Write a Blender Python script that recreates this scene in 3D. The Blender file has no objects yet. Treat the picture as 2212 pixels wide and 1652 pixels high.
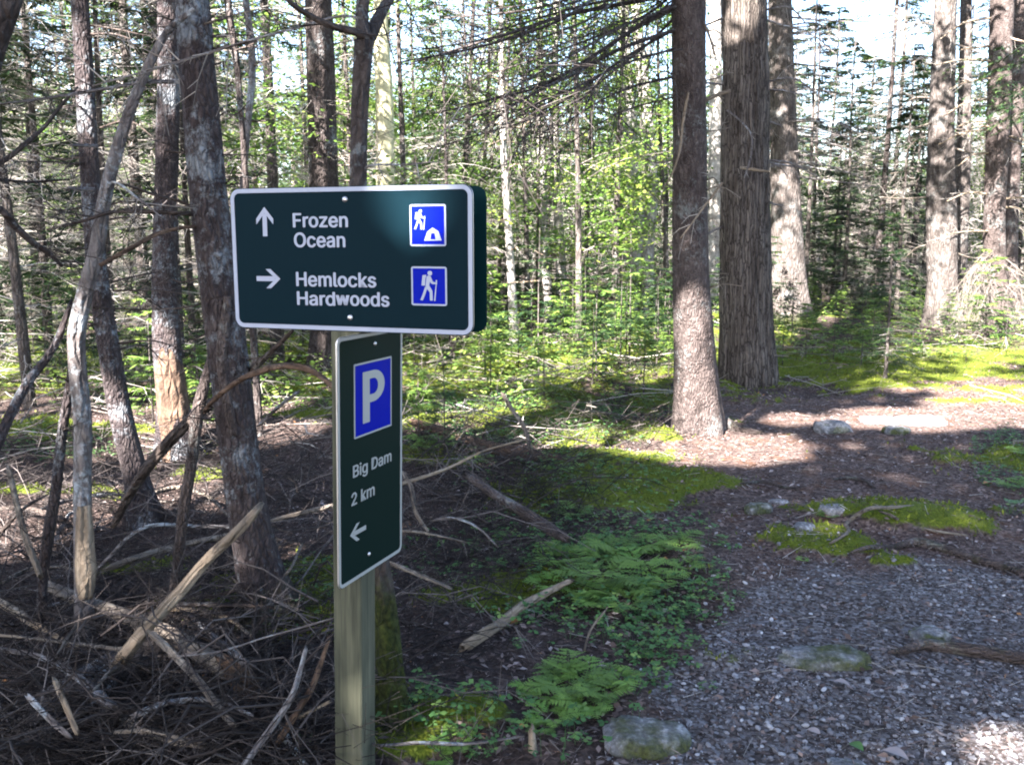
import bpy, math, random
import numpy as np
from mathutils import Vector, Matrix

R = math.radians
rng = np.random.default_rng(7)
rnd = random.Random(11)
SC = bpy.context.scene
COL = SC.collection

# ------------------------------------------------------------------ camera, sky, sun, exposure
PITCH, FPX, CAMZ = R(8.7), 2000.0, 1.6          # focal length in units of a 2212 px wide picture
cd = bpy.data.cameras.new('camera'); cam = bpy.data.objects.new('camera', cd); COL.objects.link(cam)
cam.location = (0, 0, CAMZ); cam.rotation_euler = (R(90) - PITCH, 0, 0)
cd.sensor_fit = 'HORIZONTAL'; cd.sensor_width = 36; cd.lens = 36 * FPX / 2212
cd.clip_start = 0.05; cd.clip_end = 2000
SC.camera = cam
SUN_EL, SUN_AZ = 37.0, 211.0                    # azimuth clockwise from +Y: behind the camera, to the left
S = np.array([math.sin(R(SUN_AZ)) * math.cos(R(SUN_EL)), math.cos(R(SUN_AZ)) * math.cos(R(SUN_EL)), math.sin(R(SUN_EL))])
W = bpy.data.worlds.new('World'); SC.world = W; W.use_nodes = True
nt = W.node_tree; sky = nt.nodes.new('ShaderNodeTexSky'); sky.sky_type = 'NISHITA'; sky.sun_disc = False
sky.sun_elevation = R(SUN_EL); sky.sun_rotation = R(SUN_AZ); sky.air_density = 1.0; sky.dust_density = 1.0
bg = nt.nodes['Background']; bg.inputs['Strength'].default_value = 0.05
nt.links.new(sky.outputs[0], bg.inputs[0])
sd = bpy.data.lights.new('sun', 'SUN'); sd.energy = 5.0; sd.angle = R(0.53); sd.color = (1, 0.955, 0.88)
sun = bpy.data.objects.new('sun', sd); COL.objects.link(sun); sun.location = (-8, -12, 20)
sun.rotation_euler = Vector(S).to_track_quat('Z', 'Y').to_euler()
SC.view_settings.view_transform = 'Standard'; SC.view_settings.look = 'None'
SC.view_settings.gamma = 1; SC.view_settings.use_curve_mapping = False
SC.view_settings.exposure = 3.9
SC.view_settings.use_white_balance = True; SC.view_settings.white_balance_temperature = 6400; SC.view_settings.white_balance_tint = 15
SC.render.engine = 'CYCLES'
SC.cycles.max_bounces = 7; SC.cycles.diffuse_bounces = 3; SC.cycles.transmission_bounces = 5; SC.cycles.glossy_bounces = 2
SC.cycles.sample_clamp_indirect = 6
SC.cycles.filter_width = 2.0

# ------------------------------------------------------------------ helpers: noise, terrain, picture to place
def _hash(ix, iy, s):
    n = (ix.astype(np.int64) * 374761393 + iy.astype(np.int64) * 668265263 + s * 974711) & 0x7fffffff
    n = ((n ^ (n >> 13)) * 1274126177) & 0x7fffffff
    return ((n ^ (n >> 16)) & 0xffff) / 65535.0
def vn(x, y, s=0):
    x = np.asarray(x, float); y = np.asarray(y, float)
    ix = np.floor(x); iy = np.floor(y); fx = x - ix; fy = y - iy
    fx = fx * fx * (3 - 2 * fx); fy = fy * fy * (3 - 2 * fy)
    a, b, c, d = _hash(ix, iy, s), _hash(ix + 1, iy, s), _hash(ix, iy + 1, s), _hash(ix + 1, iy + 1, s)
    return (a * (1 - fx) + b * fx) * (1 - fy) + (c * (1 - fx) + d * fx) * fy
def fbm(x, y, s=0, o=4):
    t = 0; a = 0.5; f = 1.0
    for i in range(o):
        t = t + a * vn(np.asarray(x) * f + 17.3 * i, np.asarray(y) * f, s + i); a *= 0.5; f *= 2.03
    return t
def sm(a, b, x):
    t = np.clip((np.asarray(x, float) - a) / (b - a), 0, 1); return t * t * (3 - 2 * t)

FW = np.array([0, math.cos(PITCH), -math.sin(PITCH)]); UP = np.array([0, math.sin(PITCH), math.cos(PITCH)])
RT = np.array([1.0, 0, 0]); CAM = np.array([0, 0, CAMZ])
def ray(u, v): return FW + RT * (u - 1106) / FPX + UP * (826 - v) / FPX
def P(u, v, y):
    d = ray(u, v); return CAM + d * (y / d[1])
def G0(u, v):
    d = ray(u, v); t = -CAMZ / d[2]; return CAM + d * t
def proj(p):
    q = np.asarray(p, float) - CAM; d = q @ FW
    return 1106 + FPX * (q @ RT) / d, 826 - FPX * (q @ UP) / d

PATH_PX = [(1310, 1652), (1400, 1500), (1490, 1380), (1555, 1260), (1540, 1140), (1440, 1045), (1350, 992), (1420, 945), (1540, 890),
           (1590, 850), (1760, 858), (1960, 835), (2120, 792), (2230, 762), (2420, 742), (2600, 760), (2500, 830), (2330, 905), (2212, 912), (2125, 960),
           (2140, 1030), (2230, 1100), (2600, 1200), (3000, 1652), (3200, 2600), (900, 2600)]
PATH = np.array([G0(*q)[:2] for q in PATH_PX])
def polydist(x, y, poly):
    x = np.asarray(x, float); y = np.asarray(y, float)
    d = np.full(x.shape, 1e9); ins = np.zeros(x.shape, bool)
    n = len(poly)
    for i in range(n):
        a, b = poly[i], poly[(i + 1) % n]; e = b - a
        t = np.clip(((x - a[0]) * e[0] + (y - a[1]) * e[1]) / (e @ e), 0, 1)
        d = np.minimum(d, np.hypot(x - a[0] - t * e[0], y - a[1] - t * e[1]))
        c = ((a[1] > y) != (b[1] > y)) & (x < (b[0] - a[0]) * (y - a[1]) / (b[1] - a[1] + 1e-12) + a[0])
        ins ^= c
    return np.where(ins, -d, d)                # negative inside
def path_mask(x, y): return sm(0.22, -0.22, polydist(x, y, PATH) + (fbm(x * 2.2, y * 2.2, 5) - 0.47) * 0.7)
def gravel_mask(x, y):
    return sm(5.2, 3.2, np.asarray(y) + (fbm(np.asarray(x) * 1.6, np.asarray(y) * 1.6, 9) - 0.47) * 2.2) * path_mask(x, y)
MOSS = [(1230, 930, .85, .5, 1.3), (1270, 950, .5, .3, 1.1), (1400, 1045, .7, .4, 1.25), (1290, 1080, .6, .4, 1.2), (1250, 1000, .8, .3, .9), (1930, 1120, .60, .30, 1.5), (2040, 1150, .22, .08, 1.0),
        (1780, 1180, .3, .2, 1.3), (1930, 1222, .2, .07, 1), (1840, 800, 2.6, .6, 1.15), (2080, 775, 1.6, .5, 1), (1500, 900, .25, .15, .8), (1560, 915, .2, .12, .9),
        (2190, 1000, .5, .5, 1), (2160, 870, .8, .3, .8), (80, 940, 1.1, .35, 1.1), (120, 1045, .7, .1, .9), (660, 1350, .3, .2, 1.3), (650, 1260, .4, .35, 1.2), (450, 1000, .4, .2, .9), (250, 1190, .3, .15, .9),
        (1080, 1290, .3, .2, 1.1), (1020, 1550, .16, .09, 1.2), (880, 1580, .15, .2, 1.1), (1130, 850, 1.6, 1.0, .9), (1000, 900, 1.2, .8, 1.1), (930, 1000, .5, .4, .8), (1150, 900, 1.0, .8, 1.0),
        (640, 850, .5, .6, .8), (1420, 860, .8, .6, .7), (1230, 1260, .5, .4, .8), (700, 900, .6, .5, .7)]
MOSSW = [(G0(u, v)[0], G0(u, v)[1], a, b, w) for u, v, a, b, w in MOSS]
def moss_mask(x, y):
    x = np.asarray(x, float); y = np.asarray(y, float); m = np.zeros(x.shape)
    for cx, cy, a, b, w in MOSSW: m = np.maximum(m, w * np.exp(-((x - cx) / a) ** 2 - ((y - cy) / b) ** 2))
    m = np.maximum(m, 0.72 * sm(7.5, 12, y) * (1 - .45 * sm(13, 16, y)))
    n = fbm(x * 2.3, y * 2.3, 21) - 0.47; n2 = fbm(x * 9, y * 9, 22, 3) - 0.44
    return sm(0.28, 0.80, m * 1.0 + n * 1.25 + n2 * .75)
MOUND = G0(1920, 1135); RISE = G0(1500, 900)
def hgt(x, y):
    x = np.asarray(x, float); y = np.asarray(y, float)
    off = 1 - path_mask(x, y)
    far = sm(9, 22, np.hypot(x, y))
    h = (fbm(x * 0.9, y * 0.9, 3) - 0.47) * (0.06 + 0.20 * off * sm(2.6, 5, y)) + (fbm(x * 0.23, y * 0.23, 4) - 0.47) * 0.9 * far
    h = h + (fbm(x * 5, y * 5, 6, 3) - 0.44) * (0.02 + 0.035 * off)
    h = h - 0.10 * sm(-0.4, -2.2, x) * sm(9, 5, y)
    h = h + moss_mask(x, y) * 0.05 * (0.6 + fbm(x * 9, y * 9, 8, 2))
    h = h + 0.10 * np.exp(-((x - MOUND[0]) / .45) ** 2 - ((y - MOUND[1]) / .25) ** 2)
    return h
def G(u, v):
    d = ray(u, v); t = -CAMZ / d[2]
    for i in range(8):
        p = CAM + d * t; t = t + (p[2] - float(hgt(p[0], p[1]))) / -d[2] * 0.7
    return CAM + d * t

# ------------------------------------------------------------------ mesh collector
class MB:
    def __init__(s): s.v = []; s.q = []; s.t = []; s.tint = []; s.n = 0
    def add(s, V, F, mi=0, tint=0.5):
        V = np.asarray(V, np.float32).reshape(-1, 3); F = np.asarray(F, np.int64)
        (s.q if F.shape[1] == 4 else s.t).append((F + s.n, np.full(len(F), mi, np.int32)))
        s.v.append(V); s.tint.append(np.broadcast_to(np.asarray(tint, np.float32), (len(V),)).astype(np.float32)); s.n += len(V)
    def build(s, name, mats, parent=None, smooth=True, origin=None, loc=None):
        me = bpy.data.meshes.new(name)
        if s.n:
            V = np.concatenate(s.v)
            if origin is not None: V = V - np.asarray(origin, np.float32)
            me.vertices.add(len(V)); me.vertices.foreach_set('co', V.astype(np.float32).ravel())
            qs = [a for a, _ in s.q]; ts = [a for a, _ in s.t]
            Q = np.concatenate(qs) if qs else np.zeros((0, 4), np.int64); T = np.concatenate(ts) if ts else np.zeros((0, 3), np.int64)
            mi = np.concatenate([m for _, m in s.q] + [m for _, m in s.t])
            li = np.concatenate([Q.ravel(), T.ravel()]).astype(np.int32)
            ls = np.concatenate([np.arange(len(Q)) * 4, len(Q) * 4 + np.arange(len(T)) * 3]).astype(np.int32)
            me.loops.add(len(li)); me.loops.foreach_set('vertex_index', li)
            me.polygons.add(len(ls)); me.polygons.foreach_set('loop_start', ls)
            me.polygons.foreach_set('material_index', mi)
            me.polygons.foreach_set('use_smooth', np.full(len(ls), smooth))
            at = me.attributes.new('tint', 'FLOAT', 'POINT'); at.data.foreach_set('value', np.concatenate(s.tint))
            me.update(calc_edges=True)
        for m in (mats if isinstance(mats, (list, tuple)) else [mats]): me.materials.append(m)
        o = bpy.data.objects.new(name, me); COL.objects.link(o)
        if parent is not None: o.parent = parent
        elif origin is not None: o.location = origin
        if loc is not None: o.location = loc
        return o

def tag(o, label=None, cat=None, group=None, kind=None):
    if label: o['label'] = label
    if cat: o['category'] = cat
    if group: o['group'] = group
    if kind: o['kind'] = kind
    return o
def empty(name, loc, rz=0.0):
    o = bpy.data.objects.new(name, None); COL.objects.link(o); o.location = loc; o.rotation_euler = (0, 0, rz)
    o.empty_display_size = 0.1; return o
def align(o, d, pivot):
    """turn a piece so that its own Z runs along it (its grain follows it), leaving it where it is"""
    q = Vector((0, 0, 1)).rotation_difference(Vector(d)); m = q.inverted().to_matrix().to_4x4() @ Matrix.Translation(-Vector(pivot)); o.data.transform(m)
    for c in o.children: c.data.transform(m)
    o.location = o.location + Vector(pivot); o.rotation_mode = 'QUATERNION'; o.rotation_quaternion = q
def copy_tree(o, parent=None):
    c = o.copy(); COL.objects.link(c)
    if parent is not None: c.parent = parent
    for ch in o.children: copy_tree(ch, c)
    return c

def unit(a):
    a = np.asarray(a, float); return a / (np.linalg.norm(a, axis=-1, keepdims=True) + 1e-12)
def perp(d):
    d = np.asarray(d, float); ref = np.where(np.abs(d[..., 2:3]) > 0.9, np.array([1.0, 0, 0]), np.array([0, 0, 1.0]))
    a = unit(np.cross(d, ref)); return a, np.cross(a, d)
def prisms(mb, A, B, r0, r1, mi=0, tint=0.5, k=3):
    A = np.asarray(A, float).reshape(-1, 3); B = np.asarray(B, float).reshape(-1, 3); n = len(A)
    if n == 0: return
    a, b = perp(unit(B - A)); r0 = np.broadcast_to(r0, (n,)); r1 = np.broadcast_to(r1, (n,))
    V = np.zeros((n, 2 * k, 3))
    for j in range(k):
        w = a * math.cos(2 * math.pi * j / k) + b * math.sin(2 * math.pi * j / k)
        V[:, j] = A + w * r0[:, None]; V[:, k + j] = B + w * r1[:, None]
    base = np.arange(n)[:, None, None] * (2 * k)
    f = np.array([[j, (j + 1) % k, k + (j + 1) % k, k + j] for j in range(k)])[None]
    tint = np.repeat(np.broadcast_to(tint, (n,)), 2 * k)
    mb.add(V.reshape(-1, 3), (base + f).reshape(-1, 4), mi, tint)
def blades(mb, A, B, N, Wd, mi=0, tint=0.5, mid=0.45, fold=0.0):
    A = np.asarray(A, float).reshape(-1, 3); B = np.asarray(B, float).reshape(-1, 3); n = len(A)
    if n == 0: return
    d = unit(B - A); s = unit(np.cross(d, N)); up = np.cross(s, d); Wd = np.broadcast_to(Wd, (n,))[:, None]
    M = A + (B - A) * mid
    V = np.stack([A, M + s * Wd / 2 + up * Wd * fold, B, M - s * Wd / 2 + up * Wd * fold], 1)
    F = np.arange(n)[:, None] * 4 + np.arange(4)[None]
    mb.add(V.reshape(-1, 3), F, mi, np.repeat(np.broadcast_to(tint, (n,)), 4))
def resample(pts, n):
    pts = np.asarray(pts, float); m = len(pts)
    if m == 2: return pts[0] + (pts[1] - pts[0]) * np.linspace(0, 1, n)[:, None]
    seg = np.linalg.norm(np.diff(pts[:, :3], axis=0), axis=1); s = np.concatenate([[0], np.cumsum(seg)]); s /= s[-1]
    t = np.linspace(0, 1, n); out = np.zeros((n, pts.shape[1]))
    k = np.clip(np.searchsorted(s, t, side='right') - 1, 0, m - 2); h = s[k + 1] - s[k]; f = ((t - s[k]) / h)[:, None]
    tan = np.gradient(pts, s, axis=0)
    p0, p1 = pts[k], pts[k + 1]; m0, m1 = tan[k] * h[:, None], tan[k + 1] * h[:, None]
    return (2 * f**3 - 3 * f**2 + 1) * p0 + (f**3 - 2 * f**2 + f) * m0 + (-2 * f**3 + 3 * f**2) * p1 + (f**3 - f**2) * m1
def tube(mb, pts, rad, sides=8, n=None, mi=0, tint=0.0, rough=0.0, disp=None, seed=0, jag=0.0):
    pts = np.asarray(pts, float); rad = np.broadcast_to(np.asarray(rad, float), (len(pts),))
    n = n or max(4, len(pts) * 4)
    q = resample(np.concatenate([pts, rad[:, None]], 1), n); C, r = q[:, :3], np.maximum(q[:, 3], 0.0006)
    T = unit(np.gradient(C, axis=0)); a0, _ = perp(T[0]); A = np.zeros_like(C); a = a0
    for i in range(n):
        a = a - T[i] * (a @ T[i]); a = a / np.linalg.norm(a); A[i] = a
    Bv = np.cross(T, A); th = np.arange(sides) / sides * 2 * math.pi
    L = np.concatenate([[0], np.cumsum(np.linalg.norm(np.diff(C, axis=0), axis=1))])
    rr = np.repeat(r[:, None], sides, 1)
    TH = np.broadcast_to(th[None], rr.shape); LL = np.broadcast_to(L[:, None], rr.shape)
    if rough:
        nx = np.cos(TH) * 1.3 + 5; ny = np.sin(TH) * 1.3
        rr = rr * (1 + rough * 2 * (fbm(nx + LL * 2.5 / max(r.mean() * 12, .05), ny + LL * 0.7, seed, 3) - 0.44))
    if disp is not None: rr = rr + disp(TH, LL, C, r)
    V = C[:, None] + A[:, None] * (np.cos(th)[None, :, None] * rr[..., None]) + Bv[:, None] * (np.sin(th)[None, :, None] * rr[..., None])
    if jag:
        jr = np.random.default_rng(seed + 5)
        for e, sg in ((0, -1), (n - 1, 1)):
            V[e] = C[e] + (V[e] - C[e]) * jr.uniform(.35, .9, (sides, 1)) + T[e] * sg * r[e] * jag * jr.uniform(-.5, 1.6, (sides, 1))
    i = np.arange(n - 1)[:, None]; j = np.arange(sides)[None]
    F = np.stack([i * sides + j, i * sides + (j + 1) % sides, (i + 1) * sides + (j + 1) % sides, (i + 1) * sides + j], -1).reshape(-1, 4)
    V = V.reshape(-1, 3); m = len(V)
    V = np.concatenate([V, [C[0], C[-1]]]); jj = np.arange(sides)
    if callable(tint):
        tr = tint(C); tint = np.concatenate([np.repeat(tr, sides), [tr[0], tr[-1]]])
    mb.add(V, F, mi, tint)
    caps = np.concatenate([np.stack([np.full(sides, m), (jj + 1) % sides, jj], 1), np.stack([np.full(sides, m + 1), (n - 1) * sides + jj, (n - 1) * sides + (jj + 1) % sides], 1)])
    mb.t.append((caps + (mb.n - len(V)), np.full(len(caps), mi, np.int32)))

# ------------------------------------------------------------------ materials
def new_mat(name, rough=0.85, spec=0.2):
    m = bpy.data.materials.new(name); m.use_nodes = True; t = m.node_tree; b = t.nodes['Principled BSDF']
    b.inputs['Roughness'].default_value = rough; b.inputs['Specular IOR Level'].default_value = spec
    return m, t, b
def N(t, typ, **kw):
    n = t.nodes.new(typ)
    for k, v in kw.items():
        if k in n.inputs: n.inputs[k].default_value = v
        else: setattr(n, k, v)
    return n
def ramp(t, fac, stops, interp='LINEAR'):
    r = t.nodes.new('ShaderNodeValToRGB'); r.color_ramp.interpolation = interp; e = r.color_ramp.elements
    while len(e) < len(stops): e.new(0.5)
    for el, (p, c) in zip(e, stops): el.position = p; el.color = (*c, 1) if len(c) == 3 else c
    t.links.new(fac, r.inputs[0]); return r.outputs[0]
def mixc(t, f, a, b):
    m = t.nodes.new('ShaderNodeMix'); m.data_type = 'RGBA'
    for s, val in ((m.inputs[0], f), (m.inputs[6], a), (m.inputs[7], b)):
        if hasattr(val, 'links'): t.links.new(val, s)
        else: s.default_value = val if not isinstance(val, tuple) or len(val) == 4 else (*val, 1)
    return m.outputs[2]
def mth(t, op, a, b=0.0, c=None):
    m = t.nodes.new('ShaderNodeMath'); m.operation = op
    for i, val in enumerate((a, b) if c is None else (a, b, c)):
        if hasattr(val, 'links'): t.links.new(val, m.inputs[i])
        else: m.inputs[i].default_value = val
    return m.outputs[0]
def coords(t, scale=(1, 1, 1), src='Object'):
    c = t.nodes.new('ShaderNodeTexCoord'); m = t.nodes.new('ShaderNodeMapping'); m.inputs['Scale'].default_value = scale
    t.links.new(c.outputs[src], m.inputs[0]); return m.outputs[0]
def noise(t, co, scale, detail=4, rough=0.6, out=0):
    n = N(t, 'ShaderNodeTexNoise', Scale=scale, Detail=detail, Roughness=rough); t.links.new(co, n.inputs['Vector']); return n.outputs[out]
def voro(t, co, scale, feature='F1', out=0):
    n = N(t, 'ShaderNodeTexVoronoi', Scale=scale); n.feature = feature; t.links.new(co, n.inputs['Vector']); return n.outputs[out]
def bump(t, b, h, strength=0.5, dist=0.01):
    n = N(t, 'ShaderNodeBump', Strength=strength, Distance=dist); t.links.new(h, n.inputs['Height']); t.links.new(n.outputs[0], b.inputs['Normal'])
def attr(t, name='tint'):
    a = t.nodes.new('ShaderNodeAttribute'); a.attribute_name = name; return a.outputs['Fac']

def bark(name, dark, mid, light, lichen=None, amt=0.5, stretch=0.25, scale=22, moss=0.0, cracks=.38, crack=1.1):
    m, t, b = new_mat(name, 0.92, 0.15)
    co = coords(t, (1, 1, stretch)); co1 = coords(t)
    n1 = noise(t, co, scale, 6, 0.7); n2 = noise(t, co1, 5, 3, 0.6)
    f = mth(t, 'ADD', mth(t, 'MULTIPLY', n1, 0.8), mth(t, 'MULTIPLY', n2, 0.35))
    c = ramp(t, f, [(0.36, dark), (0.55, mid), (0.78, light)])
    if lichen:
        l1 = noise(t, co1, 24, 6, 0.8); l2 = noise(t, co1, 3.2, 3, 0.5)
        g = mth(t, 'ADD', mth(t, 'MULTIPLY', l1, 0.65), mth(t, 'MULTIPLY', l2, 0.55))
        k = ramp(t, g, [(0.66 - 0.10 * amt, (0, 0, 0)), (0.76 - 0.10 * amt, (.85, .85, .85))])
        c = mixc(t, k, c, lichen)
    if moss > 0:
        at = attr(t); k = ramp(t, mth(t, 'ADD', at, mth(t, 'MULTIPLY', noise(t, co1, 14, 5, .7), 0.5)), [(0.45, (0, 0, 0)), (0.62, (1, 1, 1))])
        c = mixc(t, k, c, ramp(t, noise(t, co1, 60, 3), [(.3, (.010, .015, .004)), (.7, (.045, .055, .012))]))
    ds = t.nodes.new('ShaderNodeVectorMath'); ds.operation = 'MULTIPLY_ADD'; t.links.new(noise(t, co1, 7, 4, .6, 1), ds.inputs[0]); ds.inputs[1].default_value = (.05, .05, .05); t.links.new(co, ds.inputs[2])
    v = voro(t, ds.outputs[0], scale * crack, 'DISTANCE_TO_EDGE'); e = mth(t, 'MULTIPLY', v, 3.0); e.node.use_clamp = True
    c = mixc(t, mth(t, 'MULTIPLY', mth(t, 'SUBTRACT', 1.0, ramp(t, e, [(0, (0, 0, 0)), (.45, (1, 1, 1))])), cracks), c, tuple(x * .45 for x in dark))
    t.links.new(c, b.inputs['Base Color'])
    bump(t, b, mth(t, 'ADD', mth(t, 'MULTIPLY', n1, .7), mth(t, 'MULTIPLY', e, 1.0)), 0.9, 0.016)
    return m
def leafmat(name, stops, trans=0.4, rough=0.5, nscale=0.0):
    m, t, b = new_mat(name, rough, 0.25)
    c = ramp(t, attr(t), stops); t.links.new(c, b.inputs['Base Color'])
    tr = t.nodes.new('ShaderNodeBsdfTranslucent'); mx = t.nodes.new('ShaderNodeMixShader'); mx.inputs[0].default_value = trans
    g = t.nodes.new('ShaderNodeGamma'); g.inputs[1].default_value = 0.85; t.links.new(c, g.inputs[0]); t.links.new(g.outputs[0], tr.inputs[0])
    t.links.new(b.outputs[0], mx.inputs[1]); t.links.new(tr.outputs[0], mx.inputs[2])
    t.links.new(mx.outputs[0], t.nodes['Material Output'].inputs[0]); return m
def plain(name, col, rough=0.5, spec=0.3, metal=0.0, var=0.0, vs=30):
    m, t, b = new_mat(name, rough, spec); b.inputs['Metallic'].default_value = metal
    if var:
        n = noise(t, coords(t), vs, 5, 0.7); lo = tuple(x * (1 - var) for x in col); hi = tuple(min(1, x * (1 + var)) for x in col)
        t.links.new(ramp(t, n, [(0.3, lo), (0.7, hi)]), b.inputs['Base Color'])
    else: b.inputs['Base Color'].default_value = (*col, 1)
    return m

M = {}
M['bark_spruce'] = bark('spruce_bark', (.024, .019, .017), (.068, .053, .048), (.145, .118, .108), (.20, .21, .20), 0.05, 0.35, 30, moss=1, cracks=.35, crack=1.9)
M['bark_furrow'] = bark('furrowed_bark', (.026, .021, .018), (.080, .067, .057), (.155, .135, .118), None, 0, 0.09, 20, moss=1, cracks=.9, crack=1.5)
M['bark_grey'] = bark('grey_bark', (.022, .018, .016), (.064, .054, .048), (.135, .118, .108), (.18, .18, .17), 0.2, 0.3, 20, moss=1)
M['bark_lichen'] = bark('lichened_bark', (.015, .012, .012), (.042, .033, .033), (.092, .075, .07), (.20, .22, .235), 0.34, 0.4, 28, moss=1, cracks=.35, crack=1.6)
M['bark_pale'] = bark('pale_bark', (.09, .08, .07), (.30, .28, .25), (.48, .46, .42), (.06, .05, .042), 0.3, 0.6, 10, moss=1, cracks=.25, crack=1.2)
M['bark_dark'] = bark('dark_bark', (.016, .013, .012), (.045, .036, .033), (.095, .08, .074), (.2, .22, .22), 0.18, 0.4, 26, moss=1)
M['deadwood'] = bark('weathered_deadwood', (.045, .036, .03), (.135, .112, .09), (.27, .24, .20), (.04, .033, .03), 0.4, 0.15, 26, cracks=.2, crack=1.2)
M['deadwood_pale'] = bark('stripped_deadwood', (.075, .056, .04), (.20, .155, .11), (.36, .30, .225), (.055, .043, .035), 0.35, 0.12, 24, cracks=.2, crack=1.2)
M['deadwood_grey'] = bark('lichened_deadwood', (.04, .034, .032), (.12, .105, .10), (.24, .225, .215), (.34, .38, .40), 0.36, 0.25, 26)
M['deadwood_dark'] = bark('dark_deadwood', (.016, .012, .010), (.05, .038, .032), (.11, .088, .075), (.2, .2, .19), 0.1, 0.25, 26)
M['rot'] = bark('rotten_wood', (.026, .017, .012), (.085, .055, .038), (.19, .13, .09), (.035, .028, .024), 0.4, 0.3, 18)
M['twig'] = leafmat('twig_bark', [(0, (.05, .042, .037)), (0.5, (.17, .15, .13)), (1, (.46, .43, .39))], 0.0, 0.9)
M['twig_dark'] = leafmat('dark_twig_bark', [(0, (.009, .007, .0065)), (0.55, (.028, .022, .020)), (1, (.15, .13, .12))], 0.0, 0.9)
M['needle'] = leafmat('spruce_needles', [(0, (.006, .017, .007)), (0.5, (.017, .040, .012)), (1, (.065, .095, .024))], 0.22, 0.55)
M['needle_bright'] = leafmat('young_fir_needles', [(0, (.045, .095, .018)), (0.5, (.11, .185, .035)), (1, (.26, .31, .075))], 0.35, 0.55)
M['leaf'] = leafmat('broad_leaves', [(0, (.05, .10, .018)), (0.5, (.11, .20, .034)), (1, (.26, .31, .06))], 0.5, 0.5)
M['fern'] = leafmat('fern_fronds', [(0, (.075, .135, .036)), (0.6, (.165, .28, .06)), (0.93, (.13, .26, .05)), (1, (.22, .12, .04))], 0.35, 0.55)
M['herb'] = leafmat('herb_leaves', [(0, (.03, .085, .028)), (0.6, (.075, .17, .05)), (1, (.20, .30, .07))], 0.35, 0.5)
M['moss_tuft'] = leafmat('moss_tufts', [(0, (.03, .042, .006)), (0.5, (.10, .125, .013)), (1, (.23, .25, .03))], 0.25, 0.8)
M['litter'] = leafmat('leaf_litter', [(0, (.035, .024, .020)), (0.35, (.10, .070, .060)), (0.7, (.20, .155, .14)), (0.93, (.36, .32, .31)), (1, (.30, .14, .05))], 0.1, 0.75)
M['pebble'] = leafmat('gravel_stone', [(0, (.055, .040, .036)), (0.25, (.085, .078, .080)), (0.55, (.17, .168, .178)), (0.9, (.32, .32, .33)), (1, (.44, .44, .44))], 0.0, 0.75)
M['panel'] = plain('dark_green_sheeting', (.0018, .0105, .0155), 0.5, 0.03)
M['panel_back'] = plain('dark_green_panel_back', (.003, .018, .020), 0.5, 0.03)
M['panel_olive'] = plain('dark_green_sheeting_plain', (.004, .0125, .0105), 0.5, 0.04)
M['white'] = plain('white_sheeting_shade_blue', (.25, .28, .35), 0.45, 0.3)  # blue of the shade put into the white
M['white_side_light'] = plain('white_sheeting_side_light', (.27, .28, .265), 0.45, 0.3)  # same white sheeting, tinted for the light on the side face
M['blue'] = plain('blue_sheeting', (.001, .007, .24), 0.45, 0.04)
M['steel'] = plain('bolt_steel', (.55, .55, .55), 0.35, 0.5, 0.9)
M['alu'] = plain('sheet_edge', (.5, .5, .5), 0.4, 0.5, 0.8)
def timber():
    m, t, b = new_mat('pressure_treated_timber', 0.8, 0.2)
    co = coords(t, (1, 1, 0.04)); n = noise(t, co, 55, 5, 0.6); n2 = noise(t, coords(t, (1, 1, 0.3)), 6, 4, 0.6)
    f = mth(t, 'ADD', mth(t, 'MULTIPLY', n, 0.55), mth(t, 'MULTIPLY', n2, 0.5))
    t.links.new(ramp(t, f, [(0.40, (.026, .029, .02)), (0.53, (.062, .064, .042)), (0.68, (.11, .108, .072))]), b.inputs['Base Color'])
    bump(t, b, n, 0.4, 0.003); return m
M['timber'] = timber()
def rockmat():
    m, t, b = new_mat('lichened_rock', 0.9, 0.2); co = coords(t)
    n = noise(t, co, 16, 8, 0.75); n2 = noise(t, co, 60, 4, 0.7)
    c = ramp(t, mth(t, 'ADD', mth(t, 'MULTIPLY', n, .7), mth(t, 'MULTIPLY', n2, .35)), [(.36, (.05, .05, .052)), (.53, (.15, .15, .155)), (.68, (.40, .41, .42))])
    k = ramp(t, mth(t, 'ADD', attr(t), mth(t, 'MULTIPLY', noise(t, co, 11, 5, .7), 0.6)), [(.66, (0, 0, 0)), (.96, (.9, .9, .9))])
    c = mixc(t, k, c, ramp(t, noise(t, co, 70, 3), [(.3, (.016, .022, .005)), (.7, (.075, .085, .016))]))
    t.links.new(c, b.inputs['Base Color']); bump(t, b, mth(t, 'ADD', n, n2), 0.8, 0.02); return m
M['rock'] = rockmat()
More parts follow.
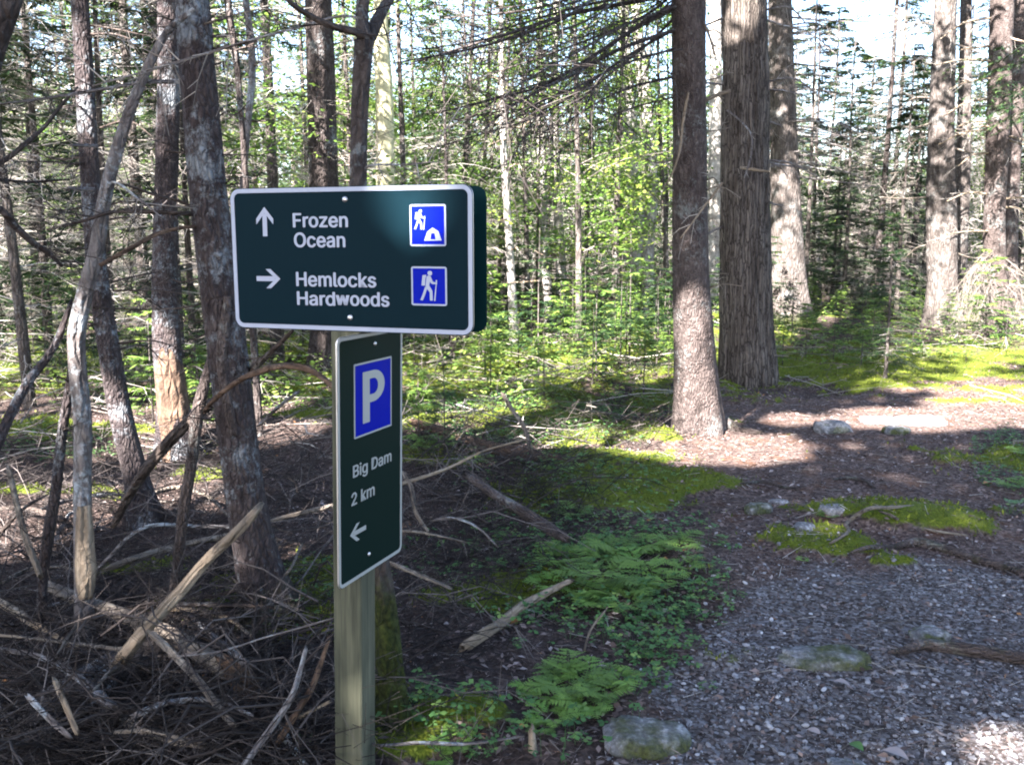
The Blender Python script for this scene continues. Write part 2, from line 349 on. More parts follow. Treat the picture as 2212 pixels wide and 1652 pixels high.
def groundmat():
    m, t, b = new_mat('forest_floor', 0.95, 0.1); co = coords(t)
    nf = noise(t, co, 42, 6, 0.75); nm = noise(t, co, 5, 4, 0.6); v = voro(t, co, 55, 'F1', 1); vd = voro(t, co, 55, 'F1', 0)
    sep = t.nodes.new('ShaderNodeSeparateColor'); t.links.new(v, sep.inputs[0])
    litter = ramp(t, mth(t, 'ADD', mth(t, 'MULTIPLY', nf, .6), mth(t, 'MULTIPLY', sep.outputs[0], .4)), [(.25, (.024, .017, .015)), (.5, (.085, .060, .052)), (.72, (.17, .125, .108)), (.88, (.30, .25, .23))])
    rust = mixc(t, ramp(t, nm, [(.48, (0, 0, 0)), (.7, (.6, .6, .6))]), litter, (.10, .045, .02))
    soil = ramp(t, nf, [(.3, (.018, .014, .013)), (.6, (.06, .046, .041)), (.8, (.12, .10, .092))])
    base = mixc(t, attr(t, 'pathw'), mixc(t, ramp(t, nm, [(.35, (.85, .85, .85)), (.65, (.35, .35, .35))]), litter, mixc(t, .5, soil, (.02, .014, .011))), rust)
    vg = voro(t, co, 70, 'F1', 1); sg = t.nodes.new('ShaderNodeSeparateColor'); t.links.new(vg, sg.inputs[0])
    grav = ramp(t, mth(t, 'ADD', mth(t, 'MULTIPLY', sg.outputs[1], .75), mth(t, 'MULTIPLY', nf, .25)), [(.12, (.030, .024, .022)), (.45, (.075, .064, .060)), (.75, (.15, .14, .142)), (1, (.32, .32, .33))])
    kg = ramp(t, mth(t, 'ADD', attr(t, 'gravel'), mth(t, 'MULTIPLY', mth(t, 'SUBTRACT', nf, .5), 1.2)), [(.35, (0, 0, 0)), (.65, (1, 1, 1))])
    base = mixc(t, kg, base, grav)
    km = ramp(t, mth(t, 'ADD', attr(t, 'moss'), mth(t, 'MULTIPLY', mth(t, 'SUBTRACT', noise(t, co, 17, 5, .7), .5), 1.0)), [(.35, (0, 0, 0)), (.62, (1, 1, 1))])
    mo = ramp(t, mth(t, 'ADD', mth(t, 'MULTIPLY', noise(t, co, 90, 4, .7), .6), mth(t, 'MULTIPLY', nm, .4)), [(.3, (.025, .036, .005)), (.5, (.08, .105, .012)), (.72, (.17, .19, .022))])
    base = mixc(t, km, base, mo)
    t.links.new(base, b.inputs['Base Color'])
    bump(t, b, mth(t, 'ADD', nf, mth(t, 'MULTIPLY', vd, .8)), 0.9, 0.02); return m
M['ground'] = groundmat()

# ------------------------------------------------------------------ where the sun reaches through the canopy
L = -S
E1 = unit(np.cross(L, [0, 0, 1.0])); E2 = np.cross(E1, L)
LIT = []                                        # (a, b, radius) on the plane across the sunlight
def lit(p, r): p = np.asarray(p); LIT.append((p @ E1, p @ E2, r))
def litu(u, v, r, y=None): lit(G(u, v) if y is None else P(u, v, y), r)
SY = 2.5
litu(880, 402, .045, SY); litu(838, 398, .022, SY); litu(915, 448, .022, SY); litu(932, 490, .06, SY); litu(905, 520, .03, SY); litu(940, 530, .022, SY)
litu(762, 1290, .022, SY); litu(740, 1500, .008, SY)
litu(1492, 700, .13, 7.55); litu(1492, 735, .10, 7.55); litu(1492, 650, .09, 7.55); litu(1498, 850, .15, 7.55); litu(1503, 815, .10, 7.55); litu(1500, 890, .10, 7.55); litu(1462, 890, .09, 7.6); litu(1470, 930, .08, 7.6); litu(1490, 540, .04, 7.6)
litu(1605, 20, .15, 10.3); litu(1580, 60, .10, 10.3)
for u, v, r in [(1370, 966, .26), (1420, 962, .32), (1480, 966, .35), (1540, 966, .35), (1600, 968, .35), (1650, 972, .28), (1330, 945, .15), (1270, 935, .2), (1220, 950, .15),
                (1700, 903, .17), (1745, 912, .06), (1880, 903, .3), (1930, 905, .3), (1980, 905, .35), (2040, 905, .3), (2090, 895, .35), (2140, 880, .5), (2190, 865, .5), (2240, 900, .3), (2130, 850, .4),
                (1850, 960, .05), (2140, 1615, .04), (2170, 1630, .06), (2205, 1600, .04), (2205, 1395, .02),
                (360, 935, .3), (370, 980, .2), (30, 1115, .3), (90, 1120, .22), (140, 1112, .25), (80, 1165, .2), (370, 1060, .25), (450, 1050, .25), (20, 1130, .3), (300, 900, .3), (220, 980, .12), (490, 1080, .12), (560, 880, .3), (640, 930, .2), (1010, 990, .1), (1020, 955, .08), (1160, 960, .1), (80, 1050, .12), (960, 900, .3), (1100, 880, .3), (930, 1590, .04), (985, 1580, .05), (1185, 1590, .04)]:
    litu(u, v, r)
litu(450, 1245, .05, 3.2); litu(448, 1215, .03, 3.2); litu(440, 900, .10, 4.0); litu(330, 1010, .08, 4.0); litu(180, 1240, .05, 3.4); litu(300, 1340, .06, 3.2)
litu(540, 1215, .05, 3.7); litu(365, 800, .25, 7); litu(1250, 1240, .06, 3.6); litu(1150, 1300, .05, 3.3)
litu(1120, 640, .9, 13); litu(1230, 600, .9, 13); litu(1330, 660, .9, 13); litu(1410, 620, .8, 14); litu(1180, 720, .7, 11); litu(1350, 740, .6, 11)
LITA = np.array(LIT)
def lit_gap(p, soft=0.0):
    a = p @ E1; b = p @ E2; k = np.zeros(len(p), bool)
    for x, y, r in LITA: k |= (a - x) ** 2 + (b - y) ** 2 < (r + soft) ** 2
    return k

# ------------------------------------------------------------------ ground: one sheet out to the horizon
def grid_axis(lo, hi, step, far, grow=1.14):
    a = list(np.arange(lo, hi + 1e-6, step)); s = step; x = hi
    up = []
    while x < far: s *= grow; x += s; up.append(x)
    s = step; x = lo; dn = []
    while x > -far: s *= grow; x -= s; dn.append(x)
    return np.array(dn[::-1] + a + up)
gx = grid_axis(-3.6, 5.2, 0.04, 600); gy = grid_axis(1.6, 10.5, 0.04, 600)
GX, GY = np.meshgrid(gx, gy); GZ = hgt(GX, GY)
ground = MB(); nx, ny = len(gx), len(gy)
ii = np.arange(ny - 1)[:, None]; jj = np.arange(nx - 1)[None]
ground.add(np.stack([GX, GY, GZ], -1).reshape(-1, 3), np.stack([ii * nx + jj, ii * nx + jj + 1, (ii + 1) * nx + jj + 1, (ii + 1) * nx + jj], -1).reshape(-1, 4))
go = tag(ground.build('forest_floor_ground', M['ground']), kind='structure')
for nm, fn in (('moss', moss_mask), ('gravel', gravel_mask), ('pathw', path_mask)):
    a = go.data.attributes.new(nm, 'FLOAT', 'POINT'); a.data.foreach_set('value', fn(GX, GY).astype(np.float32).ravel())

# ------------------------------------------------------------------ the signpost
PHI = R(19.0)
SX = np.array([math.cos(PHI), -math.sin(PHI), 0]); SYV = np.array([math.sin(PHI), math.cos(PHI), 0])
SW, SH = 0.7236, 0.3856
SCN = np.array([-0.4408, 2.5, 1.5498])
PX0 = -0.0765                                     # post's left edge along the sign
PW = 0.089
pc = SCN + SX * (PX0 + PW / 2) + SYV * (0.004 + PW / 2); pc = np.array([pc[0], pc[1], float(hgt(pc[0], pc[1])) - 0.0])
post_root = empty('signpost', pc, -PHI)
tag(post_root, 'square timber signpost carrying dark green trail signs beside the path', 'signpost')
def box_bm(mb, x0, x1, y0, y1, z0, z1, bev=0.004, mi=0):
    p = [(x0 + bev, y0), (x1 - bev, y0), (x1, y0 + bev), (x1, y1 - bev), (x1 - bev, y1), (x0 + bev, y1), (x0, y1 - bev), (x0, y0 + bev)]
    V = [(x, y, z) for z in (z0, z1) for x, y in p]; n = 8
    mb.add(V, [[i, (i + 1) % n, n + (i + 1) % n, n + i] for i in range(n)], mi)
    mb.add(V, [[8, 8 + i, 8 + i + 1] for i in range(1, 7)], mi)
pm = MB(); box_bm(pm, -PW / 2, PW / 2, -PW / 2, PW / 2, -0.5, SCN[2] + 0.172 - pc[2], 0.004); LEAN = R(1.3); pivot = 0.62 - pc[2]
po = pm.build('post', M['timber'], post_root, smooth=False); po.location = (-math.tan(LEAN) * pivot, 0, 0); po.rotation_euler = (0, LEAN, 0)

def rrect(w, h, r, k=8):
    pts = []
    for cx, cy, a0 in ((w / 2 - r, h / 2 - r, 0), (-w / 2 + r, h / 2 - r, 90), (-w / 2 + r, -h / 2 + r, 180), (w / 2 - r, -h / 2 + r, 270)):
        for i in range(k + 1):
            a = R(a0 + 90 * i / k); pts.append((cx + r * math.cos(a), cy + r * math.sin(a)))
    return np.array(pts)
def panel_mb(w, h, r, th):                       # local: X along, Z up, front face at y = 0, body to +y
    mb = MB(); p = rrect(w, h, r); n = len(p)
    f = np.stack([p[:, 0], np.zeros(n), p[:, 1]], 1); bk = f + [0, th, 0]
    V = np.concatenate([f, bk, [[0, 0, 0], [0, th, 0]]])
    mb.add(V, [[2 * n, (i + 1) % n, i] for i in range(n)], 0); mb.t[-1][1][:] = 0
    mb.add(V, [[2 * n + 1, n + i, n + (i + 1) % n] for i in range(n)], 1)
    mb.add(V, [[i, (i + 1) % n, n + (i + 1) % n, n + i] for i in range(n)], 1)
    return mb
def ring_mb(w, h, r, t, y=-0.0012):
    mb = MB(); a = rrect(w, h, r); b = rrect(w - 2 * t, h - 2 * t, max(r - t, 0.001)); n = len(a)
    V = np.concatenate([np.stack([q[:, 0], np.full(n, yy), q[:, 1]], 1) for q, yy in ((a, y), (b, y), (a, 0), (b, 0))])
    F = [[i, n + i, n + (i + 1) % n, (i + 1) % n] for i in range(n)] + [[n + i, 3 * n + i, 3 * n + (i + 1) % n, n + (i + 1) % n] for i in range(n)] + [[i, (i + 1) % n, 2 * n + (i + 1) % n, 2 * n + i] for i in range(n)]
    mb.add(V, F); return mb
import bmesh
def flat_mesh(name, polys, mat, parent, y=-0.0016, loc=(0, 0, 0)):
    """polygons (lists of x, z) standing on a panel face, a hair thick"""
    bm = bmesh.new()
    for pl in polys:
        vs = [bm.verts.new((x, 0, z)) for x, z in pl]
        f = bm.faces.new(vs); f.normal_update()
        if f.normal.y > 0: f.normal_flip()
    bmesh.ops.triangulate(bm, faces=bm.faces[:])
    me = bpy.data.meshes.new(name); bm.to_mesh(me); bm.free(); me.materials.append(mat)
    o = bpy.data.objects.new(name, me); COL.objects.link(o); o.parent = parent; o.location = (loc[0], y, loc[2]); return o
import os
def sign_font():
    try:
        return bpy.data.fonts.load(os.path.join(bpy.utils.system_resource('DATAFILES', path='fonts'), 'Inter.woff2'))
    except Exception: return None
FONT = sign_font()
def text_obj(name, txt, size, x, z, mat, parent, y=-0.0016, bold=0.022, sx=1.0, sp=1.0):
    cu = bpy.data.curves.new(name, 'FONT'); cu.body = txt; cu.font = FONT or cu.font; cu.size = size; cu.extrude = 0.0; cu.space_character = sp; cu.resolution_u = 4
    o = bpy.data.objects.new(name, cu); COL.objects.link(o); bpy.context.view_layer.update()
    me = bpy.data.meshes.new_from_object(o.evaluated_get(bpy.context.evaluated_depsgraph_get())); bpy.data.objects.remove(o); bpy.data.curves.remove(cu)
    me.transform(Matrix.Rotation(R(90), 4, 'X') @ Matrix.Scale(sx, 4, (1, 0, 0))); me.name = name; me.materials.clear(); me.materials.append(mat)
    vv = np.array([v.co[:] for v in me.vertices]); ff = [list(p.vertices) for p in me.polygons]; nv = len(vv); VV = []; FF = []
    for i, (dx, dz) in enumerate([(0, 0), (-1, 0), (1, 0), (-.5, .5), (.5, .5), (-.5, -.5), (.5, -.5)]):
        VV += (vv + [dx * bold * size, -.00004 * i, dz * bold * size]).tolist(); FF += [[k + i * nv for k in f] for f in ff]
    me.clear_geometry(); me.from_pydata(VV, [], FF); me.update()
    xs = [v.co.x for v in me.vertices]; x0 = min(xs) if xs else 0
    for v in me.vertices: v.co.x -= x0
    q = bpy.data.objects.new(name, me); COL.objects.link(q); q.parent = parent; q.location = (x, y, z); q['text_width'] = (max(xs) - x0) if xs else 0; return q
def dome_mb(r, k=14):
    mb = MB(); V = []; rings = 5
    for i in range(rings):
        a = math.pi / 2 * i / (rings - 1) * 0.96
        V += [(r * math.cos(a) * math.cos(2 * math.pi * j / k), -r * 0.75 * math.sin(a), r * math.cos(a) * math.sin(2 * math.pi * j / k)) for j in range(k)]
    mb.add(V, [[i * k + j, i * k + (j + 1) % k, (i + 1) * k + (j + 1) % k, (i + 1) * k + j] for i in range(rings - 1) for j in range(k)])
    return mb
inv = Matrix.Rotation(PHI, 4, 'Z') @ Matrix.Translation(-Vector(pc))
def loc_in_post(p): return inv @ Vector(p)

big = panel_mb(SW, SH, 0.030, 0.003).build('sign_panel', [M['panel'], M['alu']], post_root, smooth=False)
big.location = loc_in_post(SCN); big['label'] = 'wide panel with white border, arrows and two blue pictograms'
ring_mb(SW - 0.004, SH - 0.004, 0.028, 0.0115).build('border', M['white'], big, smooth=False)
def Z1(zx, zy):                                  # a place on the wide panel, from its enlarged picture
    s = (zx - 55) / (1980 - 55); t = 1205 * s / (1080 * (1 - s) + 1205 * s)
    top = 100 + (55 - 100) * s; bot = 1178 + (1262 - 1178) * s
    return (t - 0.5) * SW, (0.5 - (zy - top) / (bot - top)) * SH
def arrow_polys(pts): return [pts]
ax, az = Z1(320, 240); a2x, a2z = Z1(322, 465)
k = az - a2z
def up_arrow(h, w):                              # notched arrow like the sign's, tip at (0, h)
    t = w * 0.26
    return [[(-t / 2, 0), (t / 2, 0), (t / 2, h * 0.78), (-t / 2, h * 0.78)], [(0, h), (w / 2, h * 0.60), (w / 2, h * 0.40), (0, h * 0.80)], [(0, h), (0, h * 0.80), (-w / 2, h * 0.40), (-w / 2, h * 0.60)]]
aw = Z1(388, 350)[0] - Z1(255, 350)[0]
flat_mesh('arrow', up_arrow(k, aw), M['white'], big, loc=(a2x, 0, a2z))
bx0, bz0 = Z1(240, 795); bx1, bz1 = Z1(428, 795); hh = Z1(340, 722)[1] - Z1(340, 872)[1]
flat_mesh('arrow', [[(z, -x) for x, z in pl] for pl in up_arrow(bx1 - bx0, hh)], M['white'], big, loc=(bx0, 0, (bz0 + bz1) / 2))
CAPR = max(v.co.z for v in (lambda o: (o.data.vertices, bpy.data.objects.remove(o))[0])(text_obj('lettering', 'H', 1.0, 0, 0, M['white'], None, bold=0)))
def sign_line(txt, zx0, zx1, zb, ztop, ref):     # cap height from the picture, width fitted to the picture
    x0, z0 = Z1(zx0, zb); x1, _ = Z1(zx1, zb); ch = Z1(zx0, ztop)[1] - z0
    size = ch / CAPR
    o = text_obj('lettering', txt, size, x0, z0, M['white'], big)
    w = o.pop('text_width'); f = (x1 - x0) / w
    o.scale = (f, 1, 1); return o
sign_line('Frozen', 543, 980, 395, 290, 0)
sign_line('Ocean', 547, 955, 548, 440, 0)
sign_line('Hemlocks', 553, 1195, 852, 745, 0)
def zfrac(f): return 555 + (1298 - 555) * f
sign_line('Hard', 555, zfrac(.412), 1000, 897, 0); sign_line('oods', zfrac(.572), 1298, 1010, 903, 0)
wx0, wz0 = Z1(zfrac(.418), 1005); wx1, wz1 = Z1(zfrac(.567), 926); ww = wx1 - wx0; wh = Z1(zfrac(.45), 926)[1] - Z1(zfrac(.45), 1005)[1]
WST = [[(0, 1), (.23, 1), (.40, 0), (.17, 0)], [(.17, 0), (.40, 0), (.60, 1), (.40, 1)], [(.40, 1), (.60, 1), (.83, 0), (.60, 0)], [(.60, 0), (.83, 0), (1, 1), (.77, 1)]]
flat_mesh('lettering', [[(wx0 + x * ww, wz0 + z * wh) for x, z in pl] for pl in WST], M['white'], big, -.0017)
def pict(zx0, zy0, zx1, zy1):
    x0, z0 = Z1(zx0, zy0); x1, z1 = Z1(zx1, zy1); w, h = x1 - x0, z0 - z1
    o = MB(); p = rrect(w, h, 0.006, 5); n = len(p)
    o.add(np.concatenate([np.stack([p[:, 0], np.full(n, -0.0010), p[:, 1]], 1), [[0, -0.0010, 0]]]), [[n, (i + 1) % n, i] for i in range(n)], 0)
    q = ring_mb(w, h, 0.006, 0.0045, -0.0016)
    o.add(np.concatenate(q.v), q.q[0][0], 1)
    ob = o.build('pictogram', [M['blue'], M['white']], big, smooth=False); ob.location = ((x0 + x1) / 2, 0, (z0 + z1) / 2); return (x0 + x1) / 2, (z0 + z1) / 2, w, h
def circ(cx, cz, r, k=18): return [(cx + r * math.cos(2 * math.pi * i / k), cz + r * math.sin(2 * math.pi * i / k)) for i in range(k)]
# walker with a pack and a staff, in units of the enlarged lower pictogram (140..610 x 940..1455)
HIK = [circ(389, 1031, 31),
       [(345, 1072), (372, 1060), (398, 1070), (424, 1136), (452, 1150), (482, 1150), (484, 1172), (420, 1172), (402, 1160), (388, 1140), (378, 1188), (330, 1196)],
       [(328, 1196), (378, 1188), (420, 1262), (424, 1388), (386, 1386), (384, 1280), (336, 1216)],
       [(324, 1206), (350, 1230), (332, 1288), (292, 1384), (258, 1378), (296, 1286)],
       [(292, 1056), (344, 1050), (330, 1100), (322, 1190), (276, 1190)],
       [(466, 1122), (480, 1120), (484, 1148), (466, 1148)], [(466, 1172), (478, 1172), (458, 1392), (440, 1392)]]
def zb(px, py): return Z1((1000 + px / 5.164 - 560) * 3.16, (480 + py / 5.164 - 440) * 3.16)
pict(1473, 220, 1763, 545); pict(1477, 703, 1765, 1020)
flat_mesh('walker_symbol', [[zb(*q) for q in pl] for pl in HIK], M['white'], big, -0.0017)
def small(px, py):                               # the same walker, smaller, in the upper pictogram
    return zb(190 + (px - 258) * 0.655, 216 + (py - 1000) * 0.655)
flat_mesh('walker_symbol', [[small(*q) for q in pl] for pl in HIK], M['white'], big, -0.0017)
TENT = [[(318, 614), (360, 500), (432, 445), (438, 514), (412, 520), (402, 596)], [(432, 445), (508, 492), (552, 612), (470, 598), (460, 520), (438, 514)], [(318, 614), (402, 596), (470, 598), (552, 612)]]
flat_mesh('tent_symbol', [[zb(*q) for q in pl] for pl in TENT], M['white'], big, -0.0017)
for zx, zy in ((960, 180), (977, 1105)):
    x, z = Z1(zx, zy); b = dome_mb(0.0082).build('bolt', M['steel'], big); b.location = (x, -0.0005, z)

back = panel_mb(SW, SH, 0.030, 0.003).build('sign_panel', [M['panel_back'], M['panel_back']], post_root, smooth=False)
back.location = loc_in_post(SCN + SYV * (PW + 0.007)); back['label'] = 'second wide panel on the far face of the post, seen from behind'

# narrow panel on the post's side face
NW, NH, NPHI = 0.356, 0.685, R(21.5)
ND = np.array([math.sin(NPHI), math.cos(NPHI), 0]); NN = np.array([math.cos(NPHI), -math.sin(NPHI), 0])
ncen = SCN + SX * (PX0 + PW + 0.017) + SYV * 0.057; ncen[2] = 1.0095
nar = panel_mb(NW, NH, 0.022, 0.003).build('sign_panel', [M['panel_olive'], M['alu']], post_root, smooth=False)
nar.location = loc_in_post(ncen); nar.rotation_euler = (Matrix.Rotation(LEAN, 3, 'Y') @ Matrix.Rotation(R(90) - NPHI + PHI, 3, 'Z')).to_euler(); nar['label'] = 'tall narrow panel with a blue parking symbol'
ring_mb(NW - 0.003, NH - 0.003, 0.021, 0.0095).build('border', M['white_side_light'], nar, smooth=False)
def Z2(zx, zy):                                  # a place on the narrow panel, from its enlarged picture
    u = (780 + zx / 2.36) * 0.8641; v = (800 + zy / 2.36) * 0.8641
    d = ray(u, v); t = ((ncen - CAM) @ NN) / (d @ NN); p = CAM + d * t
    return float((p - ncen) @ ND), float(p[2] - ncen[2])
q0 = Z2(238, 255); q1 = Z2(460, 215); q2 = Z2(240, 695); q3 = Z2(460, 632)
px0, px1 = (q0[0] + q2[0]) / 2, (q1[0] + q3[0]) / 2; pz1, pz0 = (q0[1] + q1[1]) / 2, (q2[1] + q3[1]) / 2
pw, ph = px1 - px0, pz1 - pz0
o = MB(); o.add([(-pw / 2, -.001, -ph / 2), (pw / 2, -.001, -ph / 2), (pw / 2, -.001, ph / 2), (-pw / 2, -.001, ph / 2)], [[0, 1, 2, 3]])
qq = ring_mb(pw, ph, 0.003, 0.005, -0.0016); o.add(np.concatenate(qq.v), qq.q[0][0], 1)
ob = o.build('parking_symbol', [M['blue'], M['white_side_light']], nar, smooth=False); ob.location = ((px0 + px1) / 2, 0, (pz0 + pz1) / 2)
def letter_p(x0, x1, z0, z1):                    # bold P as one outline strip
    t = (x1 - x0) * 0.31; hb = (z1 - z0) * 0.62; zc = z1 - hb / 2; rx = (x1 - x0) * 0.52; cx = x1 - rx; th = (z1 - z0) * 0.155
    pl = [[(x0, z0), (x0 + t, z0), (x0 + t, z1), (x0, z1)], [(x0 + t, z1 - th), (cx, z1 - th), (cx, z1), (x0 + t, z1)], [(x0 + t, z1 - hb), (cx, z1 - hb), (cx, z1 - hb + th), (x0 + t, z1 - hb + th)]]
    n = 14
    for i in range(n):
        a, b = R(90 - 180 * i / n), R(90 - 180 * (i + 1) / n)
        pl.append([(cx + rx * math.cos(a), zc + hb / 2 * math.sin(a)), (cx + rx * math.cos(b), zc + hb / 2 * math.sin(b)),
                   (cx + (rx - t) * math.cos(b), zc + (hb / 2 - th) * math.sin(b)), (cx + (rx - t) * math.cos(a), zc + (hb / 2 - th) * math.sin(a))])
    return pl
l0 = Z2(293, 612); l1 = Z2(418, 395); lt = Z2(300, 305)
flat_mesh('parking_letter', letter_p(l0[0], l1[0], l0[1], lt[1]), M['white_side_light'], nar, -0.0018)
def nar_line(txt, zx0, zb0, zx1, zb1, zt0):
    a = Z2(zx0, zb0); b = Z2(zx1, zb1); c = Z2(zx0, zt0); o = text_obj('lettering', txt, (c[1] - a[1]) / CAPR, a[0], (a[1] + b[1]) / 2, M['white_side_light'], nar)
    o.scale = ((b[0] - a[0]) / o.pop('text_width'), 1, 1)
nar_line('Big Dam', 240, 917, 468, 842, 847)
nar_line('2 km', 234, 1087, 372, 1040, 1015)
a0 = Z2(230, 1262); a1 = Z2(325, 1232); at_ = Z2(288, 1198); ab = Z2(272, 1312)
flat_mesh('arrow', [[(-z, x) for x, z in pl] for pl in up_arrow(a1[0] - a0[0], at_[1] - ab[1])], M['white_side_light'], nar, loc=(a1[0], 0, (a0[1] + a1[1]) / 2))
for q in ((357, 138), (347, 1380)):
    x, z = Z2(*q); b = dome_mb(0.006).build('bolt', M['steel'], nar); b.location = (x, -0.0005, z)

# ------------------------------------------------------------------ trees that stand near enough to be drawn one by one
def px_line(pts, y0, y1=None):                   # picture points (u, v, width) at depth y0..y1 -> points and radii
    n = len(pts); y1 = y0 if y1 is None else y1; out = []; rad = []
    for i, q in enumerate(pts):
        y = y0 + (y1 - y0) * i / max(n - 1, 1); p = P(q[0], q[1], y); out.append(p)
        rad.append(q[2] / 2 / FPX * ((p - CAM) @ FW))
    return np.array(out), np.array(rad)
def furrow(k, amp, seed):
    def f(TH, LL, C, r):
        n = np.abs(fbm(np.cos(TH) * k + LL * .3 + 9, np.sin(TH) * k + LL * 1.1, seed, 3) - 0.44) * 2
        return r[:, None] * amp * (0.5 - n)
    return f
def flare(base_z, r0, amt=0.45, lobes=5, ph=0.3):
    def f(TH, LL, C, r):
        hz = np.clip(C[:, 2:3] - base_z, -0.2, None)
        return r0 * amt * np.exp(-hz / (r0 * 1.6)) * (1 + 0.55 * np.sin(TH * lobes + ph))
    return f
def both(*fs): return lambda *a: sum(f(*a) for f in fs)
NEAR = []                                        # landmarks: (u, depth, phrase)
def near_tree(name, label, cat, pts, mat, height=9.0, sides=22, disp=0.12, flr=0.4, dscale=3.0, crown=None, mossh=0.0, y1=None, group=None, base=None, top_r=None, seed=0):
    """pts: trunk down to its foot in the picture; the foot gives the distance"""
    foot = G(*(base or pts[-1][:2])); y = foot[1]
    p, r = px_line(pts, y if y1 is None else y1, y); p = p[::-1]; r = r[::-1]     # foot first
    root = empty(name, foot); tag(root, label, cat, group)
    if height and p[-1][2] < height:
        d = unit(p[-1] - p[-3 if len(p) > 2 else -2]); d = unit(d * [0.5, 0.5, 1]); k = (height - p[-1][2]) / d[2]
        p = np.concatenate([p, [p[-1] + d * k * .5, p[-1] + d * k]]); r = np.concatenate([r, [r[-1] * .8, r[-1] * (.5 if top_r is None else top_r)]])
    p0 = p[0] - [0, 0, 0.15]; p = np.concatenate([[p0], p]); r = np.concatenate([[r[0]], r])
    mb = MB(); nn = max(24, int(np.linalg.norm(np.diff(p, axis=0), axis=1).sum() / (r.mean() * 0.35)))
    tube(mb, p, r, sides, min(nn, 260), disp=both(furrow(dscale, disp, seed + 3), flare(foot[2], r[0], flr, 5, seed)), tint=lambda C: np.clip(mossh - (C[:, 2] - foot[2]), 0, 0.6) if mossh else np.zeros(len(C)))
    mb.build('trunk', mat, root, origin=foot)
    return root, foot, p, r
def side_twigs(mb, pts, rad, n, lo, hi, droop=0.0, tint=(0.2, 0.7), r=0.003, sub=2, rs=rng):
    q = resample(pts, 40); A = []; B = []; r0 = []
    for i in range(n):
        k = int(rs.uniform(4, 39)); d = unit(q[min(k + 1, 39)] - q[k - 1]); a, b = perp(d); th = rs.uniform(0, 6.28)
        w = unit(d * rs.uniform(.2, .8) + (a * math.cos(th) + b * math.sin(th)) * .8 - np.array([0, 0, droop])); l = rs.uniform(lo, hi)
        m = q[k] + w * l * .5; w2 = unit(w + rs.normal(0, .25, 3) - np.array([0, 0, droop * .5])); e = m + w2 * l * .5
        A += [q[k], m]; B += [m, e]; r0 += [r, r * .7]
        for j in range(sub):
            s = m + (e - m) * rs.uniform(0, .8) if j % 2 else q[k] + (m - q[k]) * rs.uniform(.3, 1); w3 = unit(w2 + rs.normal(0, .6, 3)); A.append(s); B.append(s + w3 * l * rs.uniform(.2, .5)); r0.append(r * .55)
    r0 = np.array(r0); prisms(mb, A, B, r0, r0 * .55, tint=rs.uniform(*tint, len(r0)))
def branch(root, foot, pts, y0, y1=None, mat='bark_dark', twigs=0, lo=.1, hi=.4, droop=.2, label=None, tw='twig_dark', tint=(.2, .8), rough=.12, name='branch', tr=.003, seed=0):
    p, r = px_line(pts, y0, y1); mb = MB(); tube(mb, p, r, 7, max(10, len(p) * 5), rough=rough, seed=seed)
    rg = np.random.default_rng(abs(seed + len(pts) * 7 + int(pts[0][0])))
    mt = [M[mat]]
    if twigs:
        t2 = MB(); side_twigs(t2, p, r, twigs, lo, hi, droop, tint, tr, rs=rg); mb.add(np.concatenate(t2.v), t2.q[0][0], 1, np.concatenate(t2.tint)); mt.append(M[tw])
    o = mb.build(name, mt, root, origin=foot); align(o, p[-1] - p[0], p[len(p) // 2] - foot)
    if label: o['label'] = label
    return o

# ------------------------------------------------------------------ conifer boughs and crowns
def bough(green, wood, start, az, length, rs, droop=.25, rise=0.05, nb=22, bl=(.14, .30), bw=.035, rw=.012, gap=False, tint=(0, 1)):
    h = np.array([math.cos(az), math.sin(az), 0]); s = np.linspace(0, 1, 6)
    pts = start + h * (s * length)[:, None] + np.array([0, 0, 1]) * ((rise * s - droop * s**2) * length)[:, None]
    if wood is not None: prisms(wood, pts[:-1], pts[1:], rw * (1 - .8 * s[:-1]), rw * (1 - .8 * s[1:]), tint=rs.uniform(.1, .5), k=3)
    t = rs.uniform(.15, 1, nb); q = np.stack([np.interp(t, s, pts[:, i]) for i in range(3)], 1)
    d = unit(pts[-1] - pts[0]); side = unit(np.cross(d, [0, 0, 1.0])); sg = np.where(rs.random(nb) < .5, 1, -1)[:, None]
    dirs = unit(d * rs.uniform(.3, .9, (nb, 1)) + side * sg * rs.uniform(.4, 1, (nb, 1)) + np.array([0, 0, 1]) * rs.uniform(-.45, .12, (nb, 1)))
    ln = rs.uniform(*bl, nb) * (1.15 - .6 * t); B = q + dirs * ln[:, None]
    nrm = unit(np.array([0, 0, 1.0]) + rs.normal(0, .35, (nb, 3))); w = bw * rs.uniform(.7, 1.3, nb); ti = np.clip(rs.normal(.4, .22, nb) + (t - .5) * .4, *tint)
    if gap:
        k = ~(lit_gap(q, .02) | lit_gap(B, .02) | lit_gap((q + B) / 2, .02)); q, B, nrm, w, ti = q[k], B[k], nrm[k], w[k], ti[k]
    blades(green, q, B, nrm, w, tint=ti)
def crown_on(root, foot, p, z0, z1, rad, n, seed, mat='needle', bw=.06):
    rs = np.random.default_rng(seed); g = MB(); w = MB()
    order = np.argsort(p[:, 2]); pz = p[order, 2]
    for i in range(n):
        z = z0 + (z1 - z0) * (i + rs.random()) / n; c = np.array([np.interp(z, pz, p[order, 0]), np.interp(z, pz, p[order, 1]), z])
        f = (z - z0) / (z1 - z0); l = rad * (1 - .75 * f) * rs.uniform(.7, 1.15)
        bough(g, w, c, rs.uniform(0, 6.28), l, rs, .3, .1, 20, (.18, .45), bw, .015, True)
    g.build('crown', M[mat], root, origin=foot)

